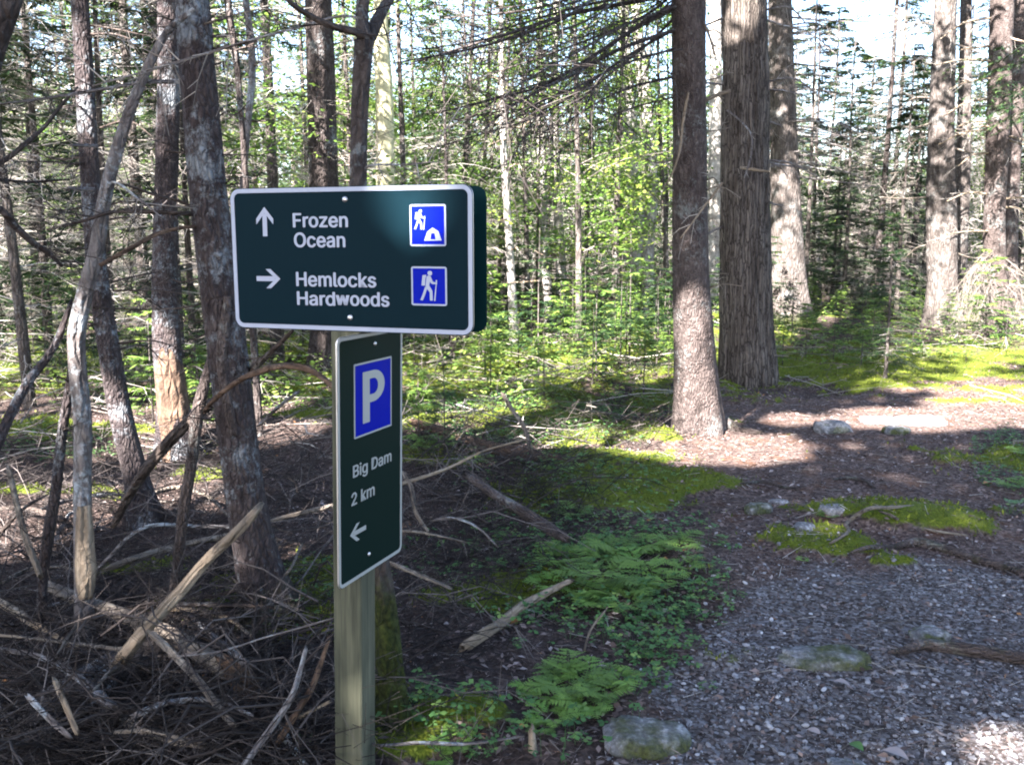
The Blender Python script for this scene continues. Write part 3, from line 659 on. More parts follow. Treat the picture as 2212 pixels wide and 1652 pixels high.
# ------------------------------------------------------------------ the trees beside the path
LM = []
def landmark(u, phrase): LM.append((u, phrase))
r_, f_, p_, ra = near_tree('spruce_tree', 'reddish dark trunk at the path edge with two bright sun spots low on it', 'tree',
    [(1487, -40, 70), (1488, 150, 71), (1490, 300, 71), (1490, 480, 73), (1494, 640, 78), (1500, 760, 85), (1506, 860, 94), (1510, 930, 104)], M['bark_spruce'], 10, 40, .10, .10, 4.5, mossh=.14, seed=2)
T14 = (r_, f_, p_); y = f_[1]
Bs = [([(1475, 10, 13), (1368, 65, 13), (1283, 120, 11), (1173, 185, 9), (1063, 215, 7), (943, 245, 4)], y, y - 1.2, 26),
      ([(1475, -18, 15), (1393, 0, 14), (1218, 35, 12), (1093, 75, 9), (893, 135, 5)], y, y - .6, 26),
      ([(1475, -100, 14), (1293, -10, 12), (1218, 40, 10), (1043, 100, 8), (848, 138, 4)], y, y - 1.6, 26),
      ([(1475, 60, 12), (1343, 105, 11), (1243, 158, 11), (1168, 195, 8), (1083, 245, 5), (1040, 290, 3)], y, y - 1.9, 26),
      ([(1475, 162, 9), (1343, 196, 7), (1243, 252, 5), (1180, 300, 3)], y, y - .5, 16),
      ([(1260, 150, 6), (1210, 200, 5), (1153, 260, 4), (1093, 372, 3)], y - 1.3, y - 1.6, 10),
      ([(1475, 20, 10), (1400, 95, 8), (1330, 150, 6), (1240, 230, 4), (1160, 300, 3)], y, y + .8, 16),
      ([(1475, -70, 10), (1350, -40, 9), (1150, 20, 7), (960, 40, 5)], y, y + .3, 20),
      ([(1475, -30, 9), (1400, 30, 8), (1300, 75, 7), (1150, 130, 5), (1000, 180, 3)], y, y + .9, 20)]
for i in range(13):
    a, ya, yb, tw = Bs[i % 9]; dv = rnd.uniform(-60, 45); k = rnd.uniform(.55, 1.05); cu = rnd.uniform(-30, 40)
    Bs.append(([(1475, a[0][1] + dv, a[0][2] * .7)] + [(1475 + (q[0] - 1475) * k, a[0][1] + dv + (q[1] - a[0][1]) * k + cu * j / len(a), q[2] * .62) for j, q in enumerate(a) if j], ya, yb + rnd.uniform(-1, .8), 18))
for i, (a, ya, yb, tw) in enumerate(Bs): branch(r_, f_, [(q[0], q[1], q[2] * .72) for q in a], ya, yb, 'bark_dark', tw + 14, .15, .75, .3, None, 'twig_dark', seed=i, tr=.004)
branch(r_, f_, [(1487, 200, 6), (1476, 260, 6), (1467, 330, 5), (1447, 385, 4), (1430, 410, 3)], y - .18, y - .25, 'deadwood_pale', 0, label='pale dangling dead branch')
branch(r_, f_, [(1560, 395, 5), (1530, 435, 5), (1500, 475, 4), (1470, 515, 3)], y - .1, y - .3, 'deadwood_pale', 6, .08, .25, tw='twig', tint=(.6, 1))
branch(r_, f_, [(1500, 230, 8), (1550, 205, 8), (1578, 196, 7)], y, y - .1, 'deadwood', 0)
branch(r_, f_, [(1500, 20, 7), (1525, 60, 6), (1545, 120, 4)], y, y - .2, 'deadwood', 6, .1, .3, tw='twig')
for i in range(16):
    v = rnd.uniform(60, 640); s = rnd.choice((-1, 1)); l = rnd.uniform(25, 75)
    branch(r_, f_, [(1489 + s * 30, v, 4), (1489 + s * (35 + l * .5), v + rnd.uniform(-12, 8), 3), (1489 + s * (38 + l), v + rnd.uniform(-16, 30), 2)], y, y - rnd.uniform(-.3, .4), 'deadwood', 3, .05, .16, tw='twig', seed=i, name='twig')
crown_on(r_, f_, p_, 4.6, 10, 2.1, 60, 3)
landmark(1490, 'the reddish trunk at the path edge')

r_, f_, p_, ra = near_tree('hemlock_tree', 'thickest trunk with deep vertical furrows behind the reddish trunk', 'tree',
    [(1608, -40, 88), (1610, 200, 92), (1609, 400, 95), (1610, 600, 101), (1612, 720, 106), (1616, 825, 116)], M['bark_furrow'], 13, 80, .24, .0, 9.0, mossh=.22, seed=5)
T15 = (r_, f_, p_); y = f_[1]
branch(r_, f_, [(1600, 362, 6), (1625, 366, 7), (1662, 371, 3)], y - .5, y - .7, 'deadwood_pale', 0, label='pale broken stub')
branch(r_, f_, [(1570, 238, 4), (1600, 262, 4), (1622, 290, 4), (1622, 335, 4), (1608, 385, 3)], y - .5, y - .6, 'deadwood_grey', 5, .08, .2, tw='twig')
for i in range(12):
    v = rnd.uniform(0, 500); s = rnd.choice((-1, 1, 1)); l = rnd.uniform(30, 110)
    branch(r_, f_, [(1610 + s * 40, v, 5), (1610 + s * (48 + l * .5), v + rnd.uniform(-10, 20), 4), (1610 + s * (50 + l), v + rnd.uniform(-5, 40), 2)], y, y - rnd.uniform(-.3, .6), 'deadwood_grey', 8, .1, .4, tw='twig', seed=i, name='twig')
crown_on(r_, f_, p_, 6.2, 13, 2.6, 60, 4)
landmark(1610, 'the thickest furrowed trunk')

r_, f_, p_, ra = near_tree('hemlock_tree', 'tall sunlit grey trunk with shadow bands rising beyond the furrowed one', 'tree',
    [(1684, -40, 46), (1688, 130, 50), (1694, 330, 55), (1699, 480, 62), (1703, 600, 70), (1708, 705, 84)], M['bark_grey'], 15, 40, .14, .12, 6.0, mossh=.5, seed=7)
y = f_[1]
for i in range(26):
    v = rnd.uniform(0, 420); l = rnd.uniform(40, 190)
    branch(r_, f_, [(1690, v, 4), (1690 + 25 + l * .5, v + rnd.uniform(-5, 15), 3), (1690 + 25 + l, v + rnd.uniform(5, 45), 2)], y, y - rnd.uniform(-.8, 1.6), 'deadwood_grey', 10, .1, .5, tw='twig', seed=i + 40, name='twig')
crown_on(r_, f_, p_, 8.5, 15, 2.4, 40, 5)
landmark(1700, 'the shadow-banded trunk')

r_, f_, p_, ra = near_tree('hemlock_tree', 'tall grey mottled trunk in front of a pair, beside the pale broken boughs', 'tree',
    [(2045, -40, 42), (2036, 200, 48), (2032, 360, 54), (2034, 500, 60), (2036, 620, 56), (2038, 700, 62)], M['bark_grey'], 15, 32, .14, .35, 4.0, mossh=.2, seed=8)
y = f_[1]
for i in range(16):
    v = rnd.uniform(0, 560); s = rnd.choice((-1, 1)); l = rnd.uniform(40, 130)
    branch(r_, f_, [(2036 + s * 20, v, 4), (2036 + s * (25 + l * .5), v + rnd.uniform(-5, 15), 3), (2036 + s * (25 + l), v + rnd.uniform(0, 40), 2)], y, y - rnd.uniform(-.6, .9), 'deadwood', 10, .1, .45, tw='twig', seed=i + 80, name='twig')
crown_on(r_, f_, p_, 8.8, 15, 2.2, 36, 6); landmark(2038, 'the tall mottled trunk')
r_, f_, p_, ra = near_tree('spruce_tree', 'slimmer dark trunk half hidden behind the tall mottled trunk', 'tree',
    [(2088, -40, 22), (2084, 200, 26), (2078, 400, 32), (2070, 560, 36), (2066, 680, 42)], M['bark_grey'], 13, 20, .1, .3, 4, seed=9)
crown_on(r_, f_, p_, 8.5, 13, 1.8, 30, 7)
r_, f_, p_, ra = near_tree('spruce_tree', 'dark twin stem by the right-hand picture edge, front one of the two', 'tree',
    [(2166, -40, 46), (2160, 150, 46), (2154, 320, 44), (2148, 480, 42), (2152, 620, 46), (2158, 705, 56)], M['bark_spruce'], 13, 28, .12, .3, 4, seed=10)
y = f_[1]
for i in range(18):
    v = rnd.uniform(30, 680); s = rnd.choice((-1, -1, 1)); l = rnd.uniform(40, 120)
    branch(r_, f_, [(2156 + s * 15, v, 5), (2156 + s * (20 + l * .5), v + rnd.uniform(-5, 15), 4), (2156 + s * (20 + l), v + rnd.uniform(5, 50), 2)], y, y - rnd.uniform(-.2, 1.2), 'deadwood_pale', 10, .12, .5, tw='twig', tint=(.5, 1), seed=i + 120, name='twig')
for i in range(26):
    u0 = rnd.uniform(2075, 2165); v0 = rnd.uniform(545, 660); s_ = rnd.choice((-1, -1, -1, 1)); l = rnd.uniform(30, 80)
    branch(r_, f_, [(2156, v0 - 30, 3), (2156 + s_ * l * .5, v0 - rnd.uniform(0, 22), 2), (2156 + s_ * l, v0 + rnd.uniform(10, 45), 1.5), (2156 + s_ * l * 1.25, v0 + rnd.uniform(45, 95), 1)], y, y - rnd.uniform(.1, 1.4), 'deadwood', 22, .12, .5, droop=.7, tw='twig', tint=(.15, .6), seed=i + 500, name='drooping_bough')
g = MB(); rs = np.random.default_rng(55)
for i in range(46):
    q = P(rs.uniform(2110, 2230), rs.uniform(90, 270), y - rs.uniform(.3, 2.2)); bough(g, None, q + [0.5, 0, .1], math.pi + rs.uniform(-.6, .8), rs.uniform(.6, 1.3), rs, .45, .1, 26, (.1, .26), .022)
g.build('foliage', M['needle'], r_, origin=f_)
crown_on(r_, f_, p_, 8.0, 13, 2.0, 34, 8); landmark(2156, 'the dark twin stems')
r_, f_, p_, ra = near_tree('spruce_tree', 'dark twin stem by the right-hand picture edge, rear one of the two', 'tree',
    [(2204, -40, 40), (2192, 200, 38), (2182, 420, 36), (2178, 600, 38), (2180, 690, 46)], M['bark_spruce'], 13, 20, .1, .3, 4, seed=11)
crown_on(r_, f_, p_, 9, 13, 1.8, 30, 9)
r_, f_, p_, ra = near_tree('birch_tree', 'pale straight trunk showing in the gap beside the furrowed trunk', 'tree',
    [(1545, -40, 24), (1546, 300, 28), (1540, 550, 30), (1542, 680, 36)], M['bark_pale'], 12, 18, .08, .3, 3, seed=12); landmark(1545, 'the pale trunk in the gap')
r_, f_, p_, ra = near_tree('birch_tree', 'pale birch with a bright white foot left of the reddish trunk', 'tree',
    [(1372, -40, 20), (1380, 100, 24), (1392, 200, 26), (1405, 330, 26), (1407, 430, 28), (1398, 540, 28), (1400, 630, 30), (1402, 685, 34)], M['bark_pale'], 11, 18, .10, .25, 3, seed=13)
for a in ([(1405, 545, 6), (1380, 560, 5), (1350, 548, 4), (1320, 556, 3)], [(1398, 500, 5), (1425, 470, 4), (1440, 440, 3)]): branch(r_, f_, a, f_[1], f_[1] - .4, 'deadwood_pale', 8, .1, .35, tw='twig', tint=(.6, 1))
landmark(1400, 'the white-footed birch')
r_, f_, p_, ra = near_tree('birch_tree', 'leaning pale trunk crossing behind the white-footed birch', 'tree',
    [(1352, 150, 26), (1362, 300, 30), (1372, 400, 30), (1378, 480, 28), (1368, 600, 26), (1362, 690, 28)], M['bark_pale'], 11, 18, .12, .25, 3, seed=14)
for u0, pts, lab in [(1090, [(1082, -30, 9), (1084, 200, 12), (1092, 400, 15), (1102, 560, 17), (1110, 742, 20)], 'slender pale sunlit stem standing just beyond the wide sign end'),
                 (1172, [(1165, -30, 14), (1168, 230, 18), (1171, 400, 20), (1178, 560, 18), (1187, 700, 20)], 'pale pole-like stem of a close pair, the straighter one'),
                 (1205, [(1203, -30, 12), (1198, 230, 14), (1202, 400, 18), (1210, 540, 20), (1216, 690, 24)], 'pale pole-like stem of a close pair, the thicker-footed one')]:
    r_, f_, p_, ra = near_tree('birch_tree', lab, 'tree', pts, M['bark_pale'], 10, 12, .08, .2, 3, seed=int(u0))
    for i in range(12):
        v = rnd.uniform(150, 640); s = rnd.choice((-1, 1)); l = rnd.uniform(20, 80); u = u0 + 4
        branch(r_, f_, [(u, v, 4), (u + s * l * .5, v - rnd.uniform(-8, 14), 3), (u + s * l, v + rnd.uniform(-20, 16), 2)], f_[1], f_[1] - rnd.uniform(-.5, .5), 'deadwood_pale', 8, .1, .35, tw='twig', tint=(.6, 1), seed=i + u0, name='twig')
    landmark(u0, 'the slender pale sunlit stem')
LM[-2] = (1172, 'the straighter pale pole of the pair'); LM[-1] = (1205, 'the thicker-footed pale pole')

r_, f_, p_, ra = near_tree('spruce_tree', 'upright dark trunk rising behind the wide sign, its foot showing under it', 'tree',
    [(686, -40, 54), (692, 120, 58), (697, 300, 60), (702, 480, 62), (704, 700, 62), (706, 800, 70)], M['bark_dark'], 11, 30, .10, .35, 4, mossh=.1, seed=15)
for i in range(12):
    v = rnd.uniform(0, 400); s = rnd.choice((-1, 1)); l = rnd.uniform(40, 110)
    branch(r_, f_, [(695 + s * 22, v, 4), (695 + s * (28 + l * .5), v + rnd.uniform(-14, 14), 3), (695 + s * (28 + l), v + rnd.uniform(-25, 30), 2)], f_[1], f_[1] - rnd.uniform(-.5, .7), 'deadwood', 8, .1, .4, tw='twig', seed=i + 160, name='twig')
crown_on(r_, f_, p_, 6.0, 11, 1.9, 40, 10); landmark(700, 'the upright dark trunk behind the sign')
r_, f_, p_, ra = near_tree('birch_tree', 'bright sunlit trunk with yellow lichen above the wide sign', 'tree',
    [(822, -40, 28), (822, 60, 32), (830, 200, 36), (832, 360, 38), (836, 700, 40), (838, 762, 46)], plain('yellow_lichened_bark', (.42, .40, .25), .9, .1, 0, .45, 14), 11, 18, .10, .3, 3, seed=16); landmark(830, 'the yellow-lichened trunk')
r_, f_, p_, ra = near_tree('maple_tree', 'dark forked stem behind the sign with a mossy foot by the post', 'tree',
    [(786, 88, 40), (778, 220, 36), (774, 400, 36), (776, 600, 40), (788, 900, 42), (808, 1150, 46), (832, 1320, 50), (842, 1440, 56), (848, 1560, 70)], M['bark_dark'], 0, 24, .14, .2, 4, mossh=.75, seed=17)
y = f_[1]
branch(r_, f_, [(787, 100, 34), (803, 70, 30), (822, 30, 26), (845, -10, 22), (880, -80, 18), (960, -300, 8)], y, y + .3, 'bark_dark', 12, .2, .6, label='upright fork')
branch(r_, f_, [(788, 92, 34), (782, 30, 30), (788, -20, 26), (790, -120, 20), (780, -420, 8)], y, y + .1, 'bark_dark', 12, .2, .6, label='straight leader')
branch(r_, f_, [(798, 82, 20), (770, 70, 18), (720, 58, 15), (670, 35, 13), (630, 8, 12), (590, -40, 10)], y, y - .25, 'deadwood_dark', 6, .1, .4, label='bare limb arching up to the left', tw='twig_dark')
branch(r_, f_, [(776, 40, 5), (746, 35, 6), (636, 62, 6), (540, 88, 6), (440, 118, 6), (330, 150, 5), (200, 186, 3)], y, y + .3, 'deadwood_grey', 26, .06, .3, tw='twig')
branch(r_, f_, [(782, 368, 5), (800, 358, 5), (860, 356, 4), (930, 352, 3)], y, y - .1, 'deadwood_grey', 8, .05, .2, tw='twig')
landmark(780, 'the dark forked stem')

# trees of the tangle beyond the sign's other end
r_, f_, p_, ra = near_tree('spruce_tree', 'leaning lichen-spotted trunk with a split side next to the wide sign', 'tree',
    [(400, -60, 64), (413, 0, 68), (424, 130, 71), (436, 260, 73), (450, 420, 75), (466, 560, 77), (484, 700, 80), (500, 830, 80), (515, 960, 77), (535, 1100, 78), (562, 1230, 85), (590, 1335, 97)],
    M['bark_lichen'], 9.5, 44, .16, .35, 4.5, mossh=.35, seed=18)
T1 = (r_, f_, p_); y = f_[1]
for a, m_, tw, lb in [([(400, 176, 12), (375, 177, 10), (310, 178, 9), (240, 190, 8), (150, 205, 7), (60, 218, 5), (-20, 228, 4)], 'deadwood_grey', 22, None),
              ([(430, 464, 11), (405, 462, 10), (320, 458, 9), (245, 458, 8), (170, 480, 7), (100, 497, 4)], 'deadwood_dark', 20, None),
              ([(440, 492, 10), (410, 490, 8), (340, 505, 9), (290, 532, 11), (215, 573, 9)], 'rot', 4, 'reddish snapped branch'),
              ([(420, 330, 8), (392, 330, 6), (355, 326, 4)], 'deadwood_dark', 4, None), ([(450, 400, 8), (470, 402, 5), (520, 396, 3)], 'deadwood_dark', 5, None),
              ([(450, 470, 9), (400, 440, 7), (330, 420, 6), (270, 400, 5), (240, 396, 3)], 'deadwood_dark', 16, None), ([(475, 640, 6), (420, 660, 5), (330, 668, 4), (200, 664, 3)], 'deadwood_dark', 12, None),
              ([(420, 60, 5), (480, 40, 4), (560, 20, 3)], 'deadwood', 8, None), ([(430, 120, 6), (390, 60, 5), (330, 20, 4), (280, -30, 3)], 'deadwood', 10, None)]:
    branch(r_, f_, a, y, y - .15 + rnd.uniform(-.2, .2), m_, tw, .05, .3, .15, lb, 'twig_dark', tr=.0025)
for i in range(22):
    v = rnd.uniform(20, 1000); s = rnd.choice((-1, 1)); u = 415 + v * .095; l = rnd.uniform(20, 90)
    branch(r_, f_, [(u + s * 34, v, 4), (u + s * (40 + l * .5), v + rnd.uniform(-14, 14), 3), (u + s * (42 + l), v + rnd.uniform(-25, 30), 1.5)], y, y - rnd.uniform(-.2, .3), 'deadwood_dark', 4, .04, .15, seed=i + 200, name='twig', tr=.002)
mb = MB(); pp, rr = px_line([(492, 640, 20), (484, 720, 30), (478, 790, 26), (490, 860, 30), (506, 940, 20)], y - .075); tube(mb, pp, rr * .8, 10, 30, rough=.3); mb.build('split', M['bark_spruce'], r_, origin=f_)
crown_on(r_, f_, p_, 4.6, 9.5, 1.5, 46, 11); landmark(450, 'the leaning lichen-spotted trunk')
r_, f_, p_, ra = near_tree('spruce_tree', 'slim dark trunk curving behind the pale bent dead stem', 'tree',
    [(168, -60, 34), (172, 0, 35), (180, 120, 37), (190, 300, 38), (200, 450, 40), (212, 600, 41), (235, 750, 43), (262, 900, 46), (298, 1050, 50), (312, 1130, 62)], M['bark_lichen'], 8.5, 26, .14, .35, 4, seed=19)
y = f_[1]
for i in range(24):
    v = rnd.uniform(20, 900); s = rnd.choice((-1, 1)); u = 175 + v * .09; l = rnd.uniform(40, 170)
    branch(r_, f_, [(u + s * 14, v, 5), (u + s * (20 + l * .5), v + rnd.uniform(-20, 10), 3.5), (u + s * (22 + l), v + rnd.uniform(-25, 40), 1.5)], y, y - rnd.uniform(-.5, .5), 'deadwood_dark', 8, .06, .3, seed=i + 260, name='twig', tr=.0025)
crown_on(r_, f_, p_, 5, 8.5, 1.3, 34, 12); landmark(190, 'the slim dark curving trunk')
r_, f_, p_, ra = near_tree('dead_tree', 'pale bent dead stem stripped of bark near its base', 'tree',
    [(420, 20, 10), (370, 60, 14), (322, 140, 19), (300, 190, 21), (265, 285, 24), (228, 420, 27), (208, 540, 30), (182, 640, 33), (166, 720, 35), (168, 800, 35), (178, 900, 35), (178, 1050, 35), (180, 1200, 36), (182, 1320, 38), (184, 1415, 44)], M['deadwood_grey'], 0, 24, .16, .3, 4, seed=20)
y = f_[1]
for a in ([(210, 316, 8), (180, 314, 8), (150, 314, 5)], [(205, 410, 9), (175, 408, 9), (146, 406, 6)], [(225, 430, 8), (240, 395, 6), (300, 430, 5), (350, 470, 3)]): branch(r_, f_, a, y, y - .1, 'deadwood_grey', 4, .05, .2, tw='twig')
mb = MB(); pp, rr = px_line([(181, 1090, 30), (184, 1180, 40), (186, 1250, 41), (184, 1290, 30)], y - .012); tube(mb, pp, rr, 14, 30, rough=.1); mb.build('bare_wood', M['deadwood_pale'], r_, origin=f_)
landmark(180, 'the pale bent dead stem')
r_, f_, p_, ra = near_tree('dead_tree', 'sunlit trunk with a rotten orange foot seen between the two leaning trunks', 'tree',
    [(362, -40, 40), (364, 200, 44), (358, 420, 46), (356, 600, 50), (362, 760, 56), (374, 880, 62), (384, 975, 84)], M['bark_lichen'], 9, 24, .2, .2, 4, seed=21); mb = MB(); pp, rr = px_line([(360, 720, 34), (366, 800, 62), (376, 890, 70), (386, 1010, 92)], f_[1] - .02); tube(mb, pp, rr, 16, 26, rough=.14); mb.build('rotten_foot', M['rot'], r_, origin=f_); landmark(365, 'the rotten-footed trunk')
crown_on(r_, f_, p_, 5.5, 9, 1.5, 30, 13)
r_, f_, p_, ra = near_tree('dead_tree', 'dark leaning trunk cut off by the upper left picture corner', 'tree',
    [(120, -330, 40), (60, -120, 46), (20, 0, 50), (-18, 110, 52), (-70, 320, 56), (-150, 700, 64), (-230, 1150, 72), (-280, 1480, 84)], M['bark_dark'], 0, 24, .14, .3, 4, seed=22)
y = f_[1]
for a in ([(-75, 372, 14), (0, 352, 12), (50, 315, 11), (95, 275, 9), (135, 225, 7), (168, 188, 4)], [(-95, 430, 16), (0, 452, 15), (32, 488, 16), (72, 525, 14), (108, 550, 11), (135, 575, 7)], [(-85, 385, 7), (0, 388, 6), (60, 393, 6), (150, 388, 4)]):
    branch(r_, f_, a, y, y + .25, 'bark_dark', 16, .04, .22, tr=.0025)
for nm, lab, pts, mt, yy in [('dead_spruce', 'thin dark dead stem with an orange scar left of the bent one', [(170, 640, 12), (152, 826, 18), (135, 930, 20), (120, 1060, 22), (104, 1160, 24), (92, 1260, 20), (94, 1395, 26)], 'bark_lichen', None),
                         ('dead_spruce', 'thin reddish stem crossed by the long leaning pole', [(486, 660, 10), (468, 730, 15), (448, 806, 20), (430, 876, 25), (414, 1000, 23), (396, 1106, 23), (385, 1206, 22), (370, 1342, 26)], 'bark_spruce', None),
                         ('dead_spruce', 'thin pale twisted stem above the sign corner', [(524, -40, 12), (536, 40, 14), (545, 140, 15), (536, 260, 14), (526, 380, 13), (520, 560, 14), (524, 920, 18)], 'deadwood_grey', None),
                         ('dead_spruce', 'thin black stem leaning beside the pale twisted one', [(488, -40, 14), (496, 40, 16), (508, 110, 14), (520, 240, 12), (530, 380, 12), (540, 600, 14), (560, 940, 16)], 'bark_dark', None)]:
    r_, f_, p_, ra = near_tree(nm, lab, 'dead tree', pts, M[mt], 0, 14, .14, .2, 4, seed=len(lab))
    for i in range(7):
        k = int(rnd.uniform(1, len(pts) - 2)); u, v = pts[k][:2]; s = rnd.choice((-1, 1)); l = rnd.uniform(30, 90)
        branch(r_, f_, [(u, v, 4), (u + s * l * .5, v - rnd.uniform(-10, 20), 3), (u + s * l, v + rnd.uniform(-30, 20), 1.5)], f_[1], f_[1] - rnd.uniform(-.2, .3), 'deadwood_dark', 5, .04, .2, seed=i + 300, name='twig', tr=.002)

# ------------------------------------------------------------------ fallen and leaning deadwood, each piece its own
def stick(name, label, pts, mat, lift=None, y=None, twigs=0, rough=.14, cat=None, group=None, sides=9, tw='twig_dark', ends=None, lo=.06, hi=.3, mossh=0):
    """picture points with widths; depth from the ground unless y (start, end) is given; lift raises each point off the ground"""
    out = []; rad = []
    n = len(pts)
    for i, q in enumerate(pts):
        if y is not None: p = P(q[0], q[1], y[0] + (y[1] - y[0]) * i / (n - 1))
        else:
            p = G(q[0], q[1]); h = 0 if lift is None else lift[0] + (lift[1] - lift[0]) * i / (n - 1)
            d = ray(q[0], q[1]); t = (CAMZ - p[2] - h) / -d[2]; p = CAM + d * t
        out.append(p); rad.append(q[2] / 2 / FPX * ((p - CAM) @ FW))
    out = np.array(out); rad = np.array(rad); o0 = out[len(out) // 2].copy(); o0[2] = out[:, 2].min()
    mb = MB(); tube(mb, out, rad, sides, max(16, n * 7), rough=rough, seed=int(abs(pts[0][0])) % 97, tint=mossh, jag=1.3)
    mats = [M[mat]]
    o = mb.build(name, mats, origin=o0); tag(o, label, cat or 'fallen branch', group)
    if twigs:
        t2 = MB(); side_twigs(t2, out, rad, twigs, lo, hi, .05, (.2, .9), .0022, rs=np.random.default_rng(int(abs(pts[0][1])))); t2.build('twig', M[tw], o, origin=o0)
    align(o, out[-1] - out[0], out[len(out) // 2] - o0)
    return o
stick('leaning_pole', 'long dark dead pole leaning across the leaning lichen-spotted trunk', [(632, 715, 8), (590, 756, 12), (545, 800, 17), (530, 826, 22), (445, 880, 25), (362, 958, 26), (290, 1050, 22), (245, 1136, 15)], 'deadwood_dark', y=(3.45, 4.3), twigs=16, cat='dead pole')
stick('leaning_pole', 'smooth barkless tan pole with a snapped tip leaning out of the brush', [(555, 1102, 20), (520, 1140, 22), (450, 1206, 24), (390, 1276, 26), (320, 1351, 29), (262, 1424, 33)], 'deadwood_pale', y=(3.25, 3.0), cat='dead pole', rough=.06)
stick('fallen_log', 'grey weathered log ending in a rotten orange break', [(96, 1262, 22), (150, 1285, 27), (200, 1306, 30), (300, 1341, 34), (380, 1376, 36), (450, 1421, 40), (505, 1452, 46)], 'deadwood', lift=(.24, .16), cat='log')
stick('fallen_log', 'lichened dark log lying low under the tan pole', [(70, 1560, 70), (130, 1515, 84), (200, 1478, 92), (280, 1440, 96), (352, 1408, 96)], 'deadwood_grey', lift=(.06, .06), cat='log', sides=18, rough=.1)
stick('rotten_stump', 'broken orange brown stump at the end of the grey log', [(488, 1425, 30), (512, 1450, 50), (532, 1478, 48), (536, 1510, 56)], 'rot', y=(3.0, 3.0), cat='stump', rough=.35, sides=16)
stick('fallen_branch', 'straight grey branch slanting down from the grey log', [(326, 1366, 16), (380, 1418, 17), (430, 1471, 17), (470, 1525, 16), (505, 1566, 14)], 'deadwood', y=(2.95, 2.62), twigs=5)
stick('fallen_branch', 'stout pale branch lying at the bottom of the brush', [(272, 1558, 22), (325, 1582, 24), (375, 1597, 23), (442, 1608, 18)], 'deadwood', lift=(.10, .08), twigs=4)
stick('fallen_branch', 'pale grey curved branch poking up near the post', [(661, 1400, 9), (648, 1450, 11), (635, 1491, 13), (590, 1566, 15), (556, 1612, 15), (525, 1655, 14)], 'deadwood_grey', y=(2.55, 2.35), twigs=7)
stick('fallen_branch', 'reddish branch close beside the post', [(712, 1374, 8), (692, 1436, 12), (670, 1491, 14), (635, 1548, 15), (602, 1600, 16)], 'rot', y=(2.75, 2.6), twigs=3)
stick('fallen_branch', 'short tan side branch crossing the reddish one', [(712, 1515, 7), (682, 1530, 8), (646, 1548, 9)], 'deadwood_pale', y=(2.66, 2.66))
stick('fallen_branch', 'thick tan branch entering from the left picture edge', [(-30, 1290, 20), (10, 1306, 19), (80, 1350, 17), (108, 1366, 15), (165, 1402, 15)], 'deadwood_pale', lift=(.14, .10))
stick('fallen_branch', 'short upright tan stick in front of the lichened log', [(118, 1468, 12), (140, 1520, 13), (166, 1580, 12)], 'deadwood_pale', y=(2.6, 2.5))
stick('fallen_branch', 'spotted grey stick slanting in front of the lichened log', [(62, 1505, 13), (105, 1550, 13), (152, 1592, 11)], 'deadwood_grey', y=(2.62, 2.5), twigs=6)
stick('fallen_branch', 'long thin grey switch reaching towards the post', [(380, 1418, 3), (460, 1409, 4), (590, 1371, 4.5), (660, 1352, 4.5), (722, 1334, 4)], 'deadwood_grey', y=(2.75, 2.75), twigs=6, lo=.03, hi=.12)
stick('fallen_branch', 'thin horizontal branch above the grey log', [(275, 1316, 9), (345, 1306, 10), (465, 1306, 11), (590, 1311, 8)], 'deadwood_dark', lift=(.2, .16), twigs=7)
stick('fallen_branch', 'pale thin branch sagging beneath the horizontal one', [(365, 1315, 9), (420, 1318, 9), (480, 1331, 9), (542, 1372, 7)], 'deadwood_pale', lift=(.12, .12), twigs=3)
stick('fallen_branch', 'long pale branch running back from the bent stem to the post', [(232, 1227, 15), (310, 1200, 15), (375, 1181, 14), (510, 1151, 12), (600, 1121, 10), (728, 1090, 10)], 'deadwood', y=(3.9, 4.5), twigs=12)
stick('fallen_branch', 'dark branch low along the brush behind the tan pole', [(200, 1240, 8), (320, 1136, 8), (420, 1136, 8), (560, 1140, 7)], 'deadwood_grey', y=(4.1, 4.3), twigs=14)
stick('bent_branch', 'smooth brown stick arching out from behind the sign edge', [(440, 890, 9), (458, 868, 11), (510, 826, 12), (560, 802, 14), (620, 790, 15), (670, 800, 14), (700, 818, 12), (722, 838, 11)], 'rot', y=(3.3, 2.95), rough=.05)
stick('leaning_pole', 'thin dark pole leaning low by the left picture edge', [(155, 650, 10), (110, 760, 16), (60, 826, 20), (25, 890, 22), (-5, 955, 23), (-70, 1090, 24)], 'bark_lichen', y=(3.6, 3.2), cat='dead pole', twigs=10)
stick('leaning_pole', 'thin stick slanting behind the arching brown stick', [(645, 846, 8), (600, 880, 8), (558, 920, 7)], 'deadwood_grey', y=(4.2, 4.4), cat='dead pole')
stick('leaning_pole', 'brown leaning stick at the far edge of the brush by the thin scarred stem', [(18, 1010, 12), (34, 1080, 13), (52, 1150, 14), (85, 1240, 14)], 'deadwood', y=(3.6, 3.5), cat='dead pole')
stick('fallen_log', 'mossy rotting log behind the narrow sign', [(895, 912, 18), (950, 930, 22), (1023, 956, 26), (1133, 981, 26), (1253, 1001, 20)], 'rot', lift=(.06, .03), twigs=18, cat='log', rough=.3, sides=14, mossh=.35)
stick('fallen_log', 'dark thin log sloping towards the ferns', [(1015, 1030, 18), (1073, 1071, 22), (1123, 1101, 24), (1193, 1146, 25), (1224, 1164, 20)], 'bark_spruce', y=(4.75, 4.35), cat='log', twigs=6)
stick('fallen_branch', 'stout tan stick lying in the open right of the post', [(1003, 1397, 25), (1045, 1369, 24), (1088, 1341, 22), (1123, 1311, 21), (1178, 1281, 16), (1234, 1253, 12)], 'deadwood_pale', lift=(.04, .06), rough=.1)
